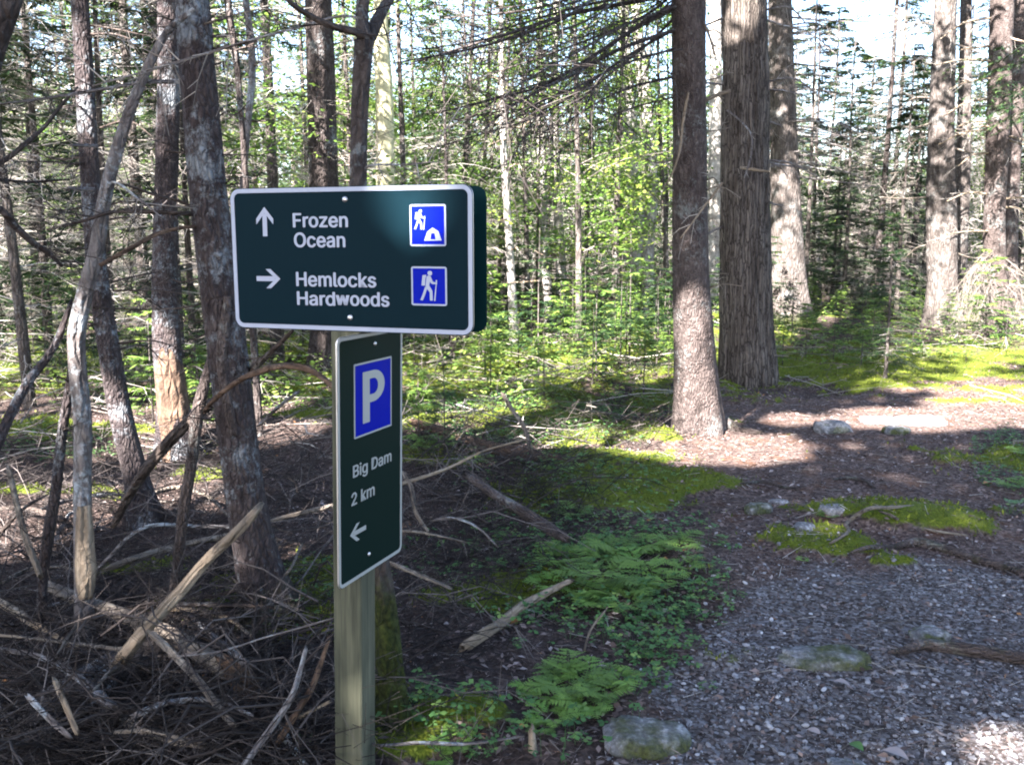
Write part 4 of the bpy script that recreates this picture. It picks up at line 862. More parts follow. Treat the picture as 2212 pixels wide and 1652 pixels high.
stick('fallen_branch', 'thin pale branch reaching past the narrow sign edge', [(862, 1046, 9), (915, 1030, 8), (968, 1011, 7), (1040, 976, 5), (1130, 950, 4)], 'deadwood_pale', y=(4.2, 4.6), twigs=6)
stick('fallen_branch', 'crooked grey branch drooping beside the narrow sign', [(870, 1020, 7), (888, 1051, 9), (898, 1106, 9), (925, 1148, 7)], 'deadwood', y=(4.2, 4.0), twigs=6)
stick('fallen_branch', 'pale branch lying level below the crooked one', [(862, 1146, 6), (905, 1149, 7), (943, 1156, 7), (1005, 1171, 5)], 'deadwood', y=(4.0, 4.0), twigs=6)
stick('fallen_branch', 'arched thin branch beside the dark thin log', [(930, 1125, 4), (975, 1118, 5), (1030, 1138, 5), (1075, 1180, 4)], 'deadwood_grey', y=(4.1, 4.0), twigs=6)
stick('fallen_branch', 'brown splintered branch just under the narrow sign', [(815, 1205, 8), (865, 1225, 10), (918, 1246, 10), (975, 1272, 7)], 'deadwood', y=(3.6, 3.5), twigs=9)
stick('fallen_branch', 'fine upright twig right of the tan stick', [(1312, 1312, 4), (1273, 1366, 5), (1261, 1410, 5)], 'deadwood', y=(3.45, 3.45))
stick('fallen_branch', 'crossing dead branch among the moss behind the post', [(1085, 850, 8), (1110, 890, 9), (1128, 915, 10), (1148, 975, 8)], 'deadwood', y=(6.4, 6.2), twigs=10)
stick('rotten_stump', 'pale snapped stub standing beneath the lower fern', [(1148, 1575, 14), (1150, 1610, 22), (1152, 1650, 24), (1153, 1680, 26)], 'deadwood_pale', y=(2.72, 2.72), cat='stump', rough=.3)
stick('fallen_branch', 'grey twig along the bottom edge right of the post', [(820, 1610, 6), (900, 1604, 8), (1000, 1606, 8), (1130, 1590, 5)], 'deadwood_grey', lift=(.03, .03), twigs=6)
for lab, pts in [('dark root snaking over the path below the mossy mound', [(1840, 1192, 6), (1859, 1186, 9), (1930, 1181, 14), (1989, 1171, 20), (2044, 1186, 20), (2119, 1211, 18), (2209, 1236, 17), (2300, 1268, 16)]),
                 ('thickest root at the gravel edge of the path', [(1920, 1408, 7), (1944, 1405, 12), (1994, 1392, 26), (2069, 1401, 30), (2169, 1416, 28), (2230, 1426, 26), (2330, 1450, 22)]),
                 ('pale forked root crossing the mossy mound', [(1794, 1173, 6), (1829, 1151, 8), (1839, 1121, 9), (1869, 1101, 9), (1919, 1096, 8), (1990, 1092, 5)]),
                 ('thin pale root trailing off the mossy mound', [(1900, 1104, 5), (1922, 1112, 6), (1949, 1128, 7), (2019, 1146, 6), (2089, 1156, 4)]),
                 ('thin root across the path above the mound', [(1600, 1044, 4), (1654, 1041, 7), (1704, 1053, 5), (1740, 1050, 3)]),
                 ('curved root tip surfacing beside a moss spot', [(1800, 1035, 4), (1825, 1032, 7), (1855, 1035, 8), (1889, 1053, 7)]),
                 ('mossy root spreading from the reddish trunk', [(1530, 900, 34), (1560, 912, 28), (1600, 928, 20), (1640, 934, 10)])]:
    stick('surface_root', lab, pts, 'bark_spruce' if 'pale' not in lab else 'deadwood', lift=(.016, .016), cat='root', rough=.2, sides=12, mossh=.2)

for i in range(24):                              # more weathered branches lost in the brush heap
    u, v = rnd.uniform(-20, 640), rnd.uniform(1060, 1640); a = rnd.uniform(-1.2, 1.2) + (math.pi if i % 2 else 0); l = rnd.uniform(150, 380) * (.6 + (v - 1000) / 1100); w = rnd.uniform(9, 19) * (.6 + (v - 1000) / 1100); c = rnd.uniform(-40, 40)
    pts = [(u + math.cos(a) * l * t, min(v + math.sin(a) * l * t * .5 + c * math.sin(t * 3.1), 1690), w * (1 - .55 * t)) for t in (0, .3, .6, 1)]
    if max(p[0] for p in pts) > 705: continue
    stick('fallen_branch', 'weathered grey branch lost in the brush heap beside the post', pts, ('deadwood_grey', 'deadwood', 'deadwood_dark')[i % 3], lift=(rnd.uniform(.03, .22), rnd.uniform(.03, .3)), twigs=rnd.randrange(5, 12), group='weathered branches in the brush heap', lo=.08, hi=.35)
# ------------------------------------------------------------------ stones
def ico(sub=3):
    bm = bmesh.new(); bmesh.ops.create_icosphere(bm, subdivisions=sub, radius=1)
    V = np.array([v.co[:] for v in bm.verts]); F = np.array([[v.index for v in f.verts] for f in bm.faces]); bm.free(); return V, F
IV, IF = ico(4)
def stone(label, u, v, wpx, hr=.4, dr=.7, moss=.3, seed=0, sink=.35, rz=0.0, cat='stone'):
    p = G(u, v); a = wpx / 2 / FPX * ((p - CAM) @ FW)
    n = fbm(IV[:, 0] * 1.4 + IV[:, 2] * .9 + seed * 3.1 + 20, IV[:, 1] * 1.4 - IV[:, 2] * .7 + 20, seed, 4) - .46
    n2 = fbm(IV[:, 0] * 5 + IV[:, 2] * 3 + 30, IV[:, 1] * 5 - IV[:, 2] * 4 + 30, seed + 5, 3) - .44
    q = IV * (1 + .85 * n + .26 * n2)[:, None]; q = np.sign(q) * np.abs(q) ** .85 * [a, a * dr, a * hr]; q[:, 2] = np.where(q[:, 2] > a * hr * .7, a * hr * .7 + (q[:, 2] - a * hr * .7) * .5, q[:, 2]) + a * .12 * n2
    q[:, 2] += a * hr * (.86 - 2 * sink)
    mb = MB(); t = np.clip(moss + .5 * (1 - IV[:, 2]) * .3 + (fbm(IV[:, 0] * 2 + 7, IV[:, 1] * 2 + 3, seed) - .46) * .9, 0, 1); mb.add(q, IF, 0, t)
    o = mb.build('stone', M['rock'], origin=None); o.location = p; o.rotation_euler = (0, 0, rz); tag(o, label, cat, 'stones on the path'); return o
stone('pale lichened stone with mossy sides at the bottom edge of the gravel', 1395, 1604, 165, .42, .8, .43, 1)
stone('wide flat stone with moss along its front, set in the gravel', 1782, 1430, 195, .24, .5, .43, 2)
stone('small pointed stone beside the thickest root', 2012, 1378, 80, .5, .8, .35, 3)
stone('grey green stone standing at the sunlit bend of the path', 1798, 930, 80, .5, .8, .22, 4)
stone('flat sunlit stone on the path, the smaller of two', 1900, 912, 80, .25, .8, .05, 5)
stone('flat sunlit stone on the path, the larger of two', 1985, 912, 105, .22, .8, .05, 6)
stone('tilted mossy stone in leaf litter beside the path mound', 1636, 1104, 58, .6, .8, .42, 7)
stone('grey stone at the top of the mossy mound', 1806, 1104, 66, .4, .8, .15, 8)
stone('grey stone at the near corner of the mossy mound', 1736, 1142, 46, .5, .9, .15, 9)
stone('small pale stone above the tilted mossy stone', 1682, 1086, 40, .35, .7, .05, 10)
stone('pale flat stone lying in the moss of the mound', 1920, 1146, 52, .2, .6, .02, 11)
stone('rounded stone poking from the gravel near the bottom edge', 1830, 1660, 90, .3, .7, .3, 12)
stone('mossy stone under the root spreading from the reddish trunk', 1935, 935, 55, .5, .8, .5, 13)

# ------------------------------------------------------------------ loose cover nobody could count
def scatter(n, x0, x1, y0, y1, mask, pw=1.0, seed=1):
    rs = np.random.default_rng(seed); y = y0 + (y1 - y0) * rs.random(n) ** pw; x = rs.uniform(0, 1, n) * (x1 - x0) + x0
    vis = (np.abs(x) < .62 * y + .3); k = vis & (rs.random(n) < mask(x, y)); return x[k], y[k], rs
PV, PF = ico(1)
x, y, rs = scatter(115000, -1.0, 3.6, 2.05, 5.6, lambda x, y: np.clip(gravel_mask(x, y) * (.06 + .80 * sm(.36, .60, .55 * fbm(x * 2.3, y * 2.3, 15) + .45 * fbm(x * 11, y * 11, 16))), 0, 1), 1.4, 31); z = hgt(x, y); n = len(x)
sz = .0024 + .0105 * rs.random(n) ** 6
V = PV[None] * (1 + .35 * (rs.random((n, len(PV), 1)) - .5)) * (sz[:, None] * np.stack([rs.uniform(.8, 1.5, n), rs.uniform(.7, 1.1, n), rs.uniform(.4, .75, n)], 1))[:, None]
c, s_ = np.cos(rs.uniform(0, 6.28, n))[:, None], 0; an = rs.uniform(0, 6.28, n)[:, None]
V = np.stack([V[..., 0] * np.cos(an) - V[..., 1] * np.sin(an), V[..., 0] * np.sin(an) + V[..., 1] * np.cos(an), V[..., 2] + rs.uniform(-.3, .3, (n, 1)) * V[..., 0]], -1) + np.stack([x, y, z + sz * .25], 1)[:, None]
mb = MB(); mb.add(V.reshape(-1, 3), (np.arange(n)[:, None, None] * len(PV) + PF[None]).reshape(-1, 3), 0, np.repeat(np.clip(rs.normal(.42, .24, n), 0, 1), len(PV)))
tag(mb.build('gravel', M['pebble'], smooth=False), 'loose blue grey gravel on the near path', kind='stuff')
def leaves_on(name, n, x0, x1, y0, y1, mask, size, label, mat, seed, pw=1.4, lift=.006, tilt=.35, asp=.55, tint=(.45, .22)):
    x, y, rs = scatter(n, x0, x1, y0, y1, mask, pw, seed); z = hgt(x, y) + lift; m = len(x); a = rs.uniform(0, 6.28, m); l = rs.uniform(*size, m)
    A = np.stack([x, y, z], 1); B = A + np.stack([np.cos(a) * l, np.sin(a) * l, rs.normal(0, .25, m) * l], 1); B[:, 2] = np.maximum(B[:, 2], hgt(B[:, 0], B[:, 1]) + .003)
    nn = unit(np.array([0, 0, 1.0]) + rs.normal(0, tilt, (m, 3))); mb = MB(); blades(mb, A, B, nn, l * asp * rs.uniform(.7, 1.2, m), tint=np.clip(rs.normal(*tint, m), 0, 1), fold=.18)
    return tag(mb.build(name, M[mat]), label, kind='stuff')
notmoss = lambda x, y: np.clip(1 - moss_mask(x, y) * .75, 0, 1) * (1 - .72 * gravel_mask(x, y)) * (1 - .6 * sm(0, -.7, x) * sm(6.2, 5, y))
leaves_on('leaf_litter', 60000, -4.5, 8, 2.0, 13, notmoss, (.012, .042), 'fallen brown leaves over the path and forest floor', 'litter', 41, 1.5)
leaves_on('needle_litter', 60000, -3, 5, 2.0, 9, lambda x, y: np.clip(notmoss(x, y) + .5 * gravel_mask(x, y), 0, 1) * .9, (.02, .05), 'fallen brown needles and bark flakes', 'litter', 42, 1.5, .004, .3, .10, (.4, .25))
x, y, rs = scatter(150000, -5, 9, 2.0, 14, lambda x, y: np.clip(moss_mask(x, y), 0, 1), 1.2, 43); z = hgt(x, y); m = len(x)
A = np.stack([x, y, z - .004], 1); Bq = A + np.stack([rs.normal(0, .012, m), rs.normal(0, .012, m), rs.uniform(.012, .035, m)], 1); mb = MB()
blades(mb, A, Bq, rs.normal(0, 1, (m, 3)), rs.uniform(.006, .014, m), tint=np.clip(rs.normal(.45, .2, m) + .7 * (fbm(x * 3, y * 3, 77) - .47), 0, 1)); tag(mb.build('moss_carpet', M['moss_tuft']), 'moss carpet of bright and dull green tufts', kind='stuff')
# low leaves and moss-loving seedlings between the post and the path
GC = [(1180, 1180, .62, .5), (1350, 1180, .45, .45), (1300, 1330, .5, .3), (1480, 1300, .22, .35), (1050, 1240, .4, .25), (1250, 1050, .7, .4), (1100, 950, .9, .6), (1000, 1580, .3, .14), (1250, 1600, .3, .12), (1400, 1430, .2, .2), (980, 880, 1.0, .8), (1350, 880, .8, .7), (2190, 1050, .4, .5), (2190, 960, .5, .4), (100, 960, .9, .4), (650, 1300, .25, .3)]
GCW = [(*G0(u, v)[:2], a, b) for u, v, a, b in GC]
def cover_mask(x, y):
    m = np.zeros(x.shape)
    for cx, cy, a, b in GCW: m = np.maximum(m, np.exp(-((x - cx) / a) ** 2 - ((y - cy) / b) ** 2))
    return np.clip((m - .15) * 1.3, 0, 1) * sm(.40, .62, fbm(x * 4, y * 4, 91, 3) + .12) * (polydist(x, y, PATH) > -.12)
x, y, rs = scatter(80000, -4, 6, 2.1, 9.5, cover_mask, 1.3, 92); m = len(x); h = rs.random(m) ** 1.5 * .10 + .012; q = np.stack([x, y, hgt(x, y) + h], 1); mb = MB(); a0 = rs.uniform(0, 6.28, m); ti = np.clip(rs.normal(.5, .22, m), 0, 1)
for k in range(3):
    a = a0 + k * 2.1 + rs.normal(0, .25, m); l = rs.uniform(.012, .030, m); blades(mb, q, q + np.stack([np.cos(a), np.sin(a), rs.uniform(-.45, .2, m)], 1) * l[:, None], unit(np.array([0, 0, 1.0]) + rs.normal(0, .25, (m, 3))), l * .75, tint=ti, mid=.55, fold=-.08)
kk = rs.random(m) < .4; prisms(mb, q[kk] - np.stack([rs.normal(0, .008, kk.sum()), rs.normal(0, .008, kk.sum()), h[kk]], 1), q[kk], .0009, .0006, tint=.3)
tag(mb.build('ground_cover', M['herb']), 'carpet of small leaves between the post and the path', kind='stuff')
# dead sticks strewn over the forest floor further in
rs = np.random.default_rng(93); n = 1600; y = 6.6 + 17 * rs.random(n) ** 1.4; x = rs.uniform(-1, 1, n) * .62 * y; k = (polydist(x, y, PATH) > .25) & ((moss_mask(x, y) < .35) | (y > 9)); x, y = x[k], y[k]; n = len(x)
a = rs.uniform(0, 6.28, n); l = rs.uniform(.15, 1.1, n); p = np.stack([x, y, hgt(x, y) + rs.random(n) ** 2 * .3 + .01], 1); d = np.stack([np.cos(a) * l, np.sin(a) * l, rs.normal(0, .16, n) * l], 1); md = p + d * .5 + rs.normal(0, .03, (n, 3)); e = p + d + rs.normal(0, .06, (n, 3))
for q in (md, e): q[:, 2] = np.maximum(q[:, 2], hgt(q[:, 0], q[:, 1]) + .01)
r = rs.uniform(.002, .008, n); ti = np.clip(rs.normal(.40, .25, n), 0, 1); mb = MB(); prisms(mb, p, md, r, r * .8, tint=ti); prisms(mb, md, e, r * .8, r * .4, tint=ti)
for j in range(4):
    f = rs.random((n, 1)); sp = p + (e - p) * f; w = unit(d + rs.normal(0, .45, (n, 3)) * l[:, None]) * (l * rs.uniform(.12, .4, n))[:, None]; prisms(mb, sp, sp + w, r * .45, r * .2, tint=ti)
tag(mb.build('dead_sticks', M['twig']), 'dead sticks strewn over the floor further into the forest', kind='stuff')
# fine dead twigs heaped under the trees by the post
rs = np.random.default_rng(51); A = []; Bt = []; r0 = []
for (u0, u1, v0, v1, nn, hh) in ((-40, 720, 1180, 1720, 1700, .11), (-40, 720, 950, 1200, 700, .2), (830, 1250, 960, 1320, 520, .22), (820, 1000, 1300, 1500, 120, .1), (880, 1460, 820, 970, 600, .22), (900, 1300, 960, 1100, 350, .12), (-40, 700, 1350, 1750, 500, .3)):
    for i in range(nn):
        p = G(rs.uniform(u0, u1), rs.uniform(v0, v1)); p[2] += hh * rs.random() ** 1.6; a = rs.uniform(0, 6.28); l = rs.uniform(.12, .55)
        d = np.array([math.cos(a), math.sin(a), rs.normal(0, .35)]) * l; m1 = p + d * .5 + rs.normal(0, .02, 3); e = p + d + rs.normal(0, .05, 3)
        for q in (p, m1, e): q[2] = max(q[2], float(hgt(q[0], q[1])) + .004)
        r = rs.uniform(.0012, .0036); A += [p, m1]; Bt += [m1, e]; r0 += [r, r * .7]
        for j in range(3):
            w = unit(d + rs.normal(0, .16 * 3, 3) * l); s1 = p + (e - p) * rs.uniform(.15, .9); A.append(s1); Bt.append(s1 + w * l * rs.uniform(.15, .4)); r0.append(r * .5)
mb = MB(); r0 = np.array(r0); prisms(mb, A, Bt, r0, r0 * .6, tint=np.clip(rs.normal(.30, .25, len(r0)), 0, 1))
for (u0, u1, v0, v1, nn) in ((-40, 700, 1150, 1720, 210), (-40, 720, 950, 1200, 110), (830, 1150, 980, 1300, 60)):
    for i in range(nn):
        p = G(rs.uniform(u0, u1), rs.uniform(v0, v1)); a = rs.uniform(0, 6.28); l = rs.uniform(.3, .95); hz = rs.random() ** 2 * .3
        q = np.array([p + np.array([math.cos(a) * l * t, math.sin(a) * l * t, hz + .12 * math.sin(t * 3) + rs.normal(0, .012)]) + rs.normal(0, .012, 3) for t in np.linspace(0, 1, 6)])
        q[:, 2] = np.maximum(q[:, 2], hgt(q[:, 0], q[:, 1]) + .01); r = rs.uniform(.0022, .0055); f = np.linspace(1, .3, 6); ti = rs.uniform(.3, .9)
        prisms(mb, q[:-1], q[1:], r * f[:-1], r * f[1:], k=4, tint=ti)
        for j in range(5):
            k_ = rs.integers(1, 5); w = unit(q[k_] - q[k_ - 1] + rs.normal(0, .05, 3)) * l * rs.uniform(.08, .25); prisms(mb, [q[k_]], [q[k_] + w], r * .5, r * .2, tint=ti)
tag(mb.build('twig_tangle', M['twig_dark']), 'tangle of fine dead twigs under the trees by the post', kind='stuff')
x, y, rs = scatter(9000, -3, 6, 2.1, 10, lambda x, y: .5 * np.ones_like(x), 1.4, 52); m = len(x); a = rs.uniform(0, 6.28, m); l = rs.uniform(.03, .16, m); A = np.stack([x, y, hgt(x, y) + .006], 1); Bq = A + np.stack([np.cos(a) * l, np.sin(a) * l, rs.normal(0, .04, m) * l], 1); Bq[:, 2] = hgt(Bq[:, 0], Bq[:, 1]) + .008
mb = MB(); prisms(mb, A, Bq, rs.uniform(.0008, .0025, m), .0008, tint=np.clip(rs.normal(.4, .3, m), 0, 1)); tag(mb.build('twig_litter', M['twig']), 'broken twigs strewn over the ground', kind='stuff')

# ------------------------------------------------------------------ ferns and low plants
def fern_mb(seed, nfr=5, L_=.42, tone=.5):
    rs = np.random.default_rng(seed); g = MB(); w = MB()
    for f in range(nfr):
        az = f / nfr * 6.28 + rs.uniform(-.5, .5); h = np.array([math.cos(az), math.sin(az), 0]); l = L_ * rs.uniform(.6, 1.2); s = np.linspace(0, 1, 9)
        rise = rs.uniform(.7, 1.25); pts = h * (s * l * .85)[:, None] + np.array([0, 0, 1]) * ((rise * s - .66 * rise * s**2) * l)[:, None]
        prisms(w, pts[:-1], pts[1:], .0018, .0014, tint=.6, k=3)
        npin = 9; side = np.cross(h, [0, 0, 1.0]); base = np.clip(tone + rs.normal(0, .14), 0, .9)
        for k in range(npin):
            t = .30 + .68 * k / (npin - 1); q = np.array([np.interp(t, s, pts[:, i]) for i in range(3)]); d = unit(np.array([np.interp(min(t + .05, 1), s, pts[:, i]) for i in range(3)]) - q + 1e-6 * h)
            pl = l * .50 * (1 - (t - .3) / .7) ** .8 + .012
            for sg in (-1, 1):
                pd = unit(side * sg + d * .5 + np.array([0, 0, rs.uniform(-.3, .05)])); e = q + pd * pl; nv = unit(np.array([0, 0, 1.0]) + rs.normal(0, .18, 3)); side2 = unit(np.cross(nv, pd))
                blades(g, q, e, nv, l * .045, tint=np.clip(base + rs.normal(0, .08), 0, .92), mid=.25)
                m = 5; u = (np.arange(m) + .6) / (m + .6); c = q + (e - q) * u[:, None]; pw_ = (.20 * pl * (1 - u) + .004)[:, None]
                for s2 in (-1, 1): blades(g, c, c + (side2 * s2 + pd * .7) * pw_, np.broadcast_to(nv, (m, 3)), pl / m * .62, tint=np.clip(base + rs.normal(0, .08), 0, .92), mid=.4)
    return g, w
FERN = [fern_mb(1, 5, .42, .35), fern_mb(2, 6, .42, .6), fern_mb(3, 4, .42, .8)]
FME = []
for i, (g, w) in enumerate(FERN):
    a = g.build('frond', M['fern']); b = w.build('stalk', M['fern']); FME.append((a.data, b.data)); bpy.data.objects.remove(a); bpy.data.objects.remove(b)
def fern(u, v, wpx, label, k=0, mat=None, name='fern_plant', group='ferns beside the path'):
    p = G(u, v); sc = wpx * .80 / FPX * ((p - CAM) @ FW) / .70; r = empty(name, p, rnd.uniform(0, 6)); r.scale = (sc, sc, sc); tag(r, label, 'fern', group)
    for nm, me in zip(('frond', 'stalk'), FME[k % 3]): o = bpy.data.objects.new(nm, me); COL.objects.link(o); o.parent = r
    return r
for i, (u, v, w, lab) in enumerate([(1300, 1262, 235, 'broad fern in the middle of the biggest clump beside the path'), (1215, 1225, 190, 'fern at the twig tangle side of the biggest clump'), (1380, 1230, 190, 'fern at the path side of the biggest clump'),
        (1345, 1320, 200, 'lowest fern of the biggest clump, nearest the gravel'), (1250, 1290, 170, 'fern touching the end of the stout tan stick'), (1290, 1190, 170, 'uppermost fern of the biggest clump'), (1230, 1500, 240, 'large fern of the lower clump right of the post'), (1330, 1478, 170, 'fern at the path side of the lower clump'),
        (1190, 1565, 190, 'low fern of the lower clump above the pale snapped stub'), (1210, 1460, 120, 'small upright fern tip of the lower clump'), (985, 1612, 150, 'bright yellow green fern at the bottom edge beside the post'), (945, 1650, 130, 'fern half cut by the bottom picture edge'),
        (1345, 1210, 210, 'tall fern behind the broad one in the biggest clump'), (1420, 1275, 200, 'fern leaning over bare soil at the path side of the biggest clump'), (1180, 1275, 170, 'fern above the middle of the stout tan stick'), (1460, 1190, 150, 'pale fern at the upper path side of the biggest clump'), (1275, 1535, 190, 'dark fern low in the middle of the lower clump'), (1150, 1500, 150, 'fern of the lower clump next to the cushion moss'),
        (1310, 1235, 170, 'fern just left of the broad one in the biggest clump'), (1360, 1290, 180, 'fern between broad and lowest ferns of the biggest clump'), (1235, 1190, 150, 'fern under the end of the dark thin log'), (1400, 1195, 150, 'upper fern close to bare soil in the biggest clump'), (1285, 1310, 150, 'dark fern past the tip of the stout tan stick'),
        (1265, 1475, 190, 'fern on top of the lower clump'), (1300, 1510, 160, 'fern on the stone side of the lower clump'), (1195, 1510, 160, 'pale fern on the post side of the lower clump'), (1240, 1550, 150, 'lowest fern of the lower clump'),
        (940, 975, 150, 'green fern behind the narrow sign by the mossy log'), (1010, 1010, 130, 'second green fern by the mossy log, further from the sign'), (1205, 1025, 120, 'fern on the moss bank past the mossy log'),
        (1170, 1580, 80, 'small sunlit fern beside the pale snapped stub'), (1480, 1235, 130, 'fern straying onto the path edge'), (1265, 1068, 90, 'small fern on the moss above the biggest clump'), (1240, 1120, 120, 'pale green broad fern below the dark thin log'), (2190, 1060, 120, 'fern cut by the picture edge right of the path'), (2205, 985, 110, 'upper fern at the picture edge right of the path'),
        (1790, 1120, 60, 'tiny fern on the mossy mound'), (1735, 1212, 44, 'tiny plant at the lower end of the mossy mound')]):
    fern(u, v, w, lab, i)
def herb_mb(seed, n=9, h=.10, size=.035):
    rs = np.random.default_rng(seed); g = MB(); w = MB()
    for i in range(n):
        a = rs.uniform(0, 6.28); r = rs.uniform(.01, .11); t = np.array([math.cos(a) * r, math.sin(a) * r, h * rs.uniform(.4, 1.1)]); b = t * [.3, .3, 0]; prisms(w, [b], [t], .0012, .0008, tint=.4)
        for k in range(3):
            aa = a + (k - 1) * 1.7 + rs.normal(0, .2); d = np.array([math.cos(aa), math.sin(aa), rs.uniform(-.3, .25)]); l = size * rs.uniform(.8, 1.3); blades(g, t, t + d * l, unit(np.array([0, 0, 1]) + rs.normal(0, .2, 3)), l * .72, tint=np.clip(rs.normal(.5, .2), 0, 1), mid=.55, fold=-.08)
    return g, w
HME = []
for s in (1, 2, 3, 4):
    g, w = herb_mb(s); a = g.build('leaf', M['herb']); b = w.build('stem', M['herb']); HME.append((a.data, b.data)); bpy.data.objects.remove(a); bpy.data.objects.remove(b)
def herb(u, v, wpx, label, k):
    p = G(u, v); sc = wpx / FPX * ((p - CAM) @ FW) / .26; r = empty('herb_plant', p, rnd.uniform(0, 6)); r.scale = (sc, sc, sc); tag(r, label, 'plant', 'three-leaved plants beside the path')
    for nm, me in zip(('leaf', 'stem'), HME[k % 4]): o = bpy.data.objects.new(nm, me); COL.objects.link(o); o.parent = r
for i, (u, v, w, lab) in enumerate([(1433, 1385, 110, 'three-leaved plant by the gravel edge, the largest'), (1490, 1400, 80, 'three-leaved plant straying onto the gravel'), (1400, 1420, 80, 'three-leaved plant just below the largest one'), (1450, 1440, 60, 'small three-leaved plant lowest by the gravel edge'),
        (1130, 1185, 120, 'three-leaved plant at the end of the dark thin log'), (1070, 1180, 100, 'three-leaved plant amid the twigs beside the dark thin log'), (1015, 1205, 90, 'three-leaved plant nearest the narrow sign'), (1190, 1180, 90, 'three-leaved plant between dark log and ferns'), (1060, 1240, 90, 'three-leaved plant above the open moss cushion'),
        (1075, 1622, 90, 'bright three-leaved plant at the bottom edge'), (1030, 1640, 70, 'second bright three-leaved plant at the bottom edge, nearer the post'), (655, 1620, 70, 'three-leaved plant among dead branches beside the post'), (1505, 1290, 90, 'three-leaved plant where moss meets the gravel'), (1530, 1240, 80, 'three-leaved plant above the gravel edge'), (1560, 1180, 70, 'three-leaved plant beside bare soil of the path'),
        (1370, 1500, 80, 'three-leaved plant between lower ferns and gravel'), (1525, 1492, 50, 'lone small plant in the gravel'), (1230, 1380, 70, 'plant in brown leaves below the stout tan stick'), (1120, 1400, 60, 'plant just under the middle of the stout tan stick'), (1400, 1290, 100, 'dark plant under the lowest fern'),
        (1150, 1245, 80, 'plant beside the cushion moss'), (2180, 1110, 90, 'plant at the picture edge right of the path'), (1480, 1330, 80, 'plant hanging over the gravel edge'), (1340, 1400, 70, 'plant beside the fine upright twig'), (1600, 1290, 34, 'single green sprig on the gravel')]):
    herb(u, v, w, lab, i)
for lab, u, v, w in [('green fallen leaf on the gravel', 1850, 1622, 40), ('tan fallen leaf at the bottom edge of the gravel', 1935, 1640, 55), ('orange fallen leaf on the dark path', 2132, 1050, 26), ('pinkish fallen leaf on the gravel', 1757, 1588, 30), ('pale tan leaf below the flat stone', 1818, 1484, 36), ('orange curled leaf under the stout tan stick', 1112, 1350, 30)]:
    p = G(u, v); l = w / FPX * ((p - CAM) @ FW); mb = MB(); a = rnd.uniform(0, 6); s = np.linspace(0, 1, 7); wd = np.sin(np.pi * s ** .8) * .33 * l; cx = np.stack([s * l - l / 2, 0 * s, .05 * l + .1 * l * np.sin(s * 3)], 1)
    V = np.stack([cx - np.stack([0 * s, wd, -.25 * wd], 1), cx, cx + np.stack([0 * s, wd, .25 * wd], 1)], 1).reshape(-1, 3); F = [[i * 3 + j, i * 3 + j + 1, i * 3 + j + 4, i * 3 + j + 3] for i in range(6) for j in range(2)]
    mb.add(V, F, 0, 1.0 if 'orange' in lab else .45 if 'green' in lab else .8); o = mb.build('fallen_leaf', M['herb'] if 'green' in lab else M['litter']); o.location = p + [0, 0, .012]; o.rotation_euler = (rnd.uniform(-.2, .2), rnd.uniform(-.2, .2), a); tag(o, lab, 'leaf')

# ------------------------------------------------------------------ forest kinds, built once and copied
def dead_boughs(mb, H0, H1, n, Lm, rs, rw=.009, sub=9, droop=.22, lean=(0, 0)):
    A = []; B = []; r0 = []; r1 = []; ti = []
    for i in range(n):
        z = rs.uniform(H0, H1); az = rs.uniform(0, 6.28); l = Lm * rs.uniform(.35, 1.1); h = np.array([math.cos(az), math.sin(az), 0]); s = np.linspace(0, 1, 5); up = rs.uniform(-.1, .3)
        pts = np.array([lean[0] * z, lean[1] * z, z]) + h * (s * l)[:, None] + np.array([0, 0, 1]) * ((up * s - (droop + rs.uniform(-.1, .25)) * s**2) * l)[:, None] + np.concatenate([[[0, 0, 0]], rs.normal(0, .03 * l, (4, 3))])
        tb = np.clip(rs.normal(.68, .2), 0, 1); w = rw * rs.uniform(.5, 1.1)
        A += list(pts[:-1]); B += list(pts[1:]); r0 += [w, w * .75, w * .55, w * .4]; r1 += [w * .75, w * .55, w * .4, w * .2]; ti += [tb] * 4
        side = np.cross(h, [0, 0, 1.0])
        for k in range(sub):
            t = rs.uniform(.2, 1); q = np.array([np.interp(t, s, pts[:, c]) for c in range(3)]); d = unit(h * rs.uniform(.2, 1) + side * rs.choice((-1, 1)) * rs.uniform(.3, 1) + np.array([0, 0, rs.uniform(-.7, .2)])); l2 = l * rs.uniform(.15, .42) * (1.2 - .5 * t)
            m = q + d * l2 * .55; e = m + unit(d + rs.normal(0, .3, 3)) * l2 * .5; A += [q, m]; B += [m, e]; r0 += [w * .4, w * .28]; r1 += [w * .28, w * .12]; ti += [tb, tb]
            f = m + unit(d + rs.normal(0, .6, 3)) * l2 * .4; A.append(m); B.append(f); r0.append(w * .25); r1.append(w * .12); ti.append(tb)
    prisms(mb, A, B, np.array(r0), np.array(r1), tint=np.array(ti))
def kind_mesh(mbs):
    out = []
    for nm, mb, mt in mbs:
        if mb.n == 0: continue
        o = mb.build(nm, mt); out.append((nm, o.data)); bpy.data.objects.remove(o)
    return out
def lean_trunk(H, r, lean, rs, mat, sides=10):
    mb = MB(); s = np.linspace(0, 1, 9); pts = np.stack([lean[0] * s * H + .03 * H * .3 * np.sin(s * 5 + rs.uniform(0, 6)) * s, lean[1] * s * H, s * H - .2 * (1 - s)], 1); tube(mb, pts, r * (1.25 * (1 - s) ** 3 * .25 + 1 - .72 * s), sides, 30, rough=.08, seed=int(rs.integers(99))); return mb, pts
KINDS = {}
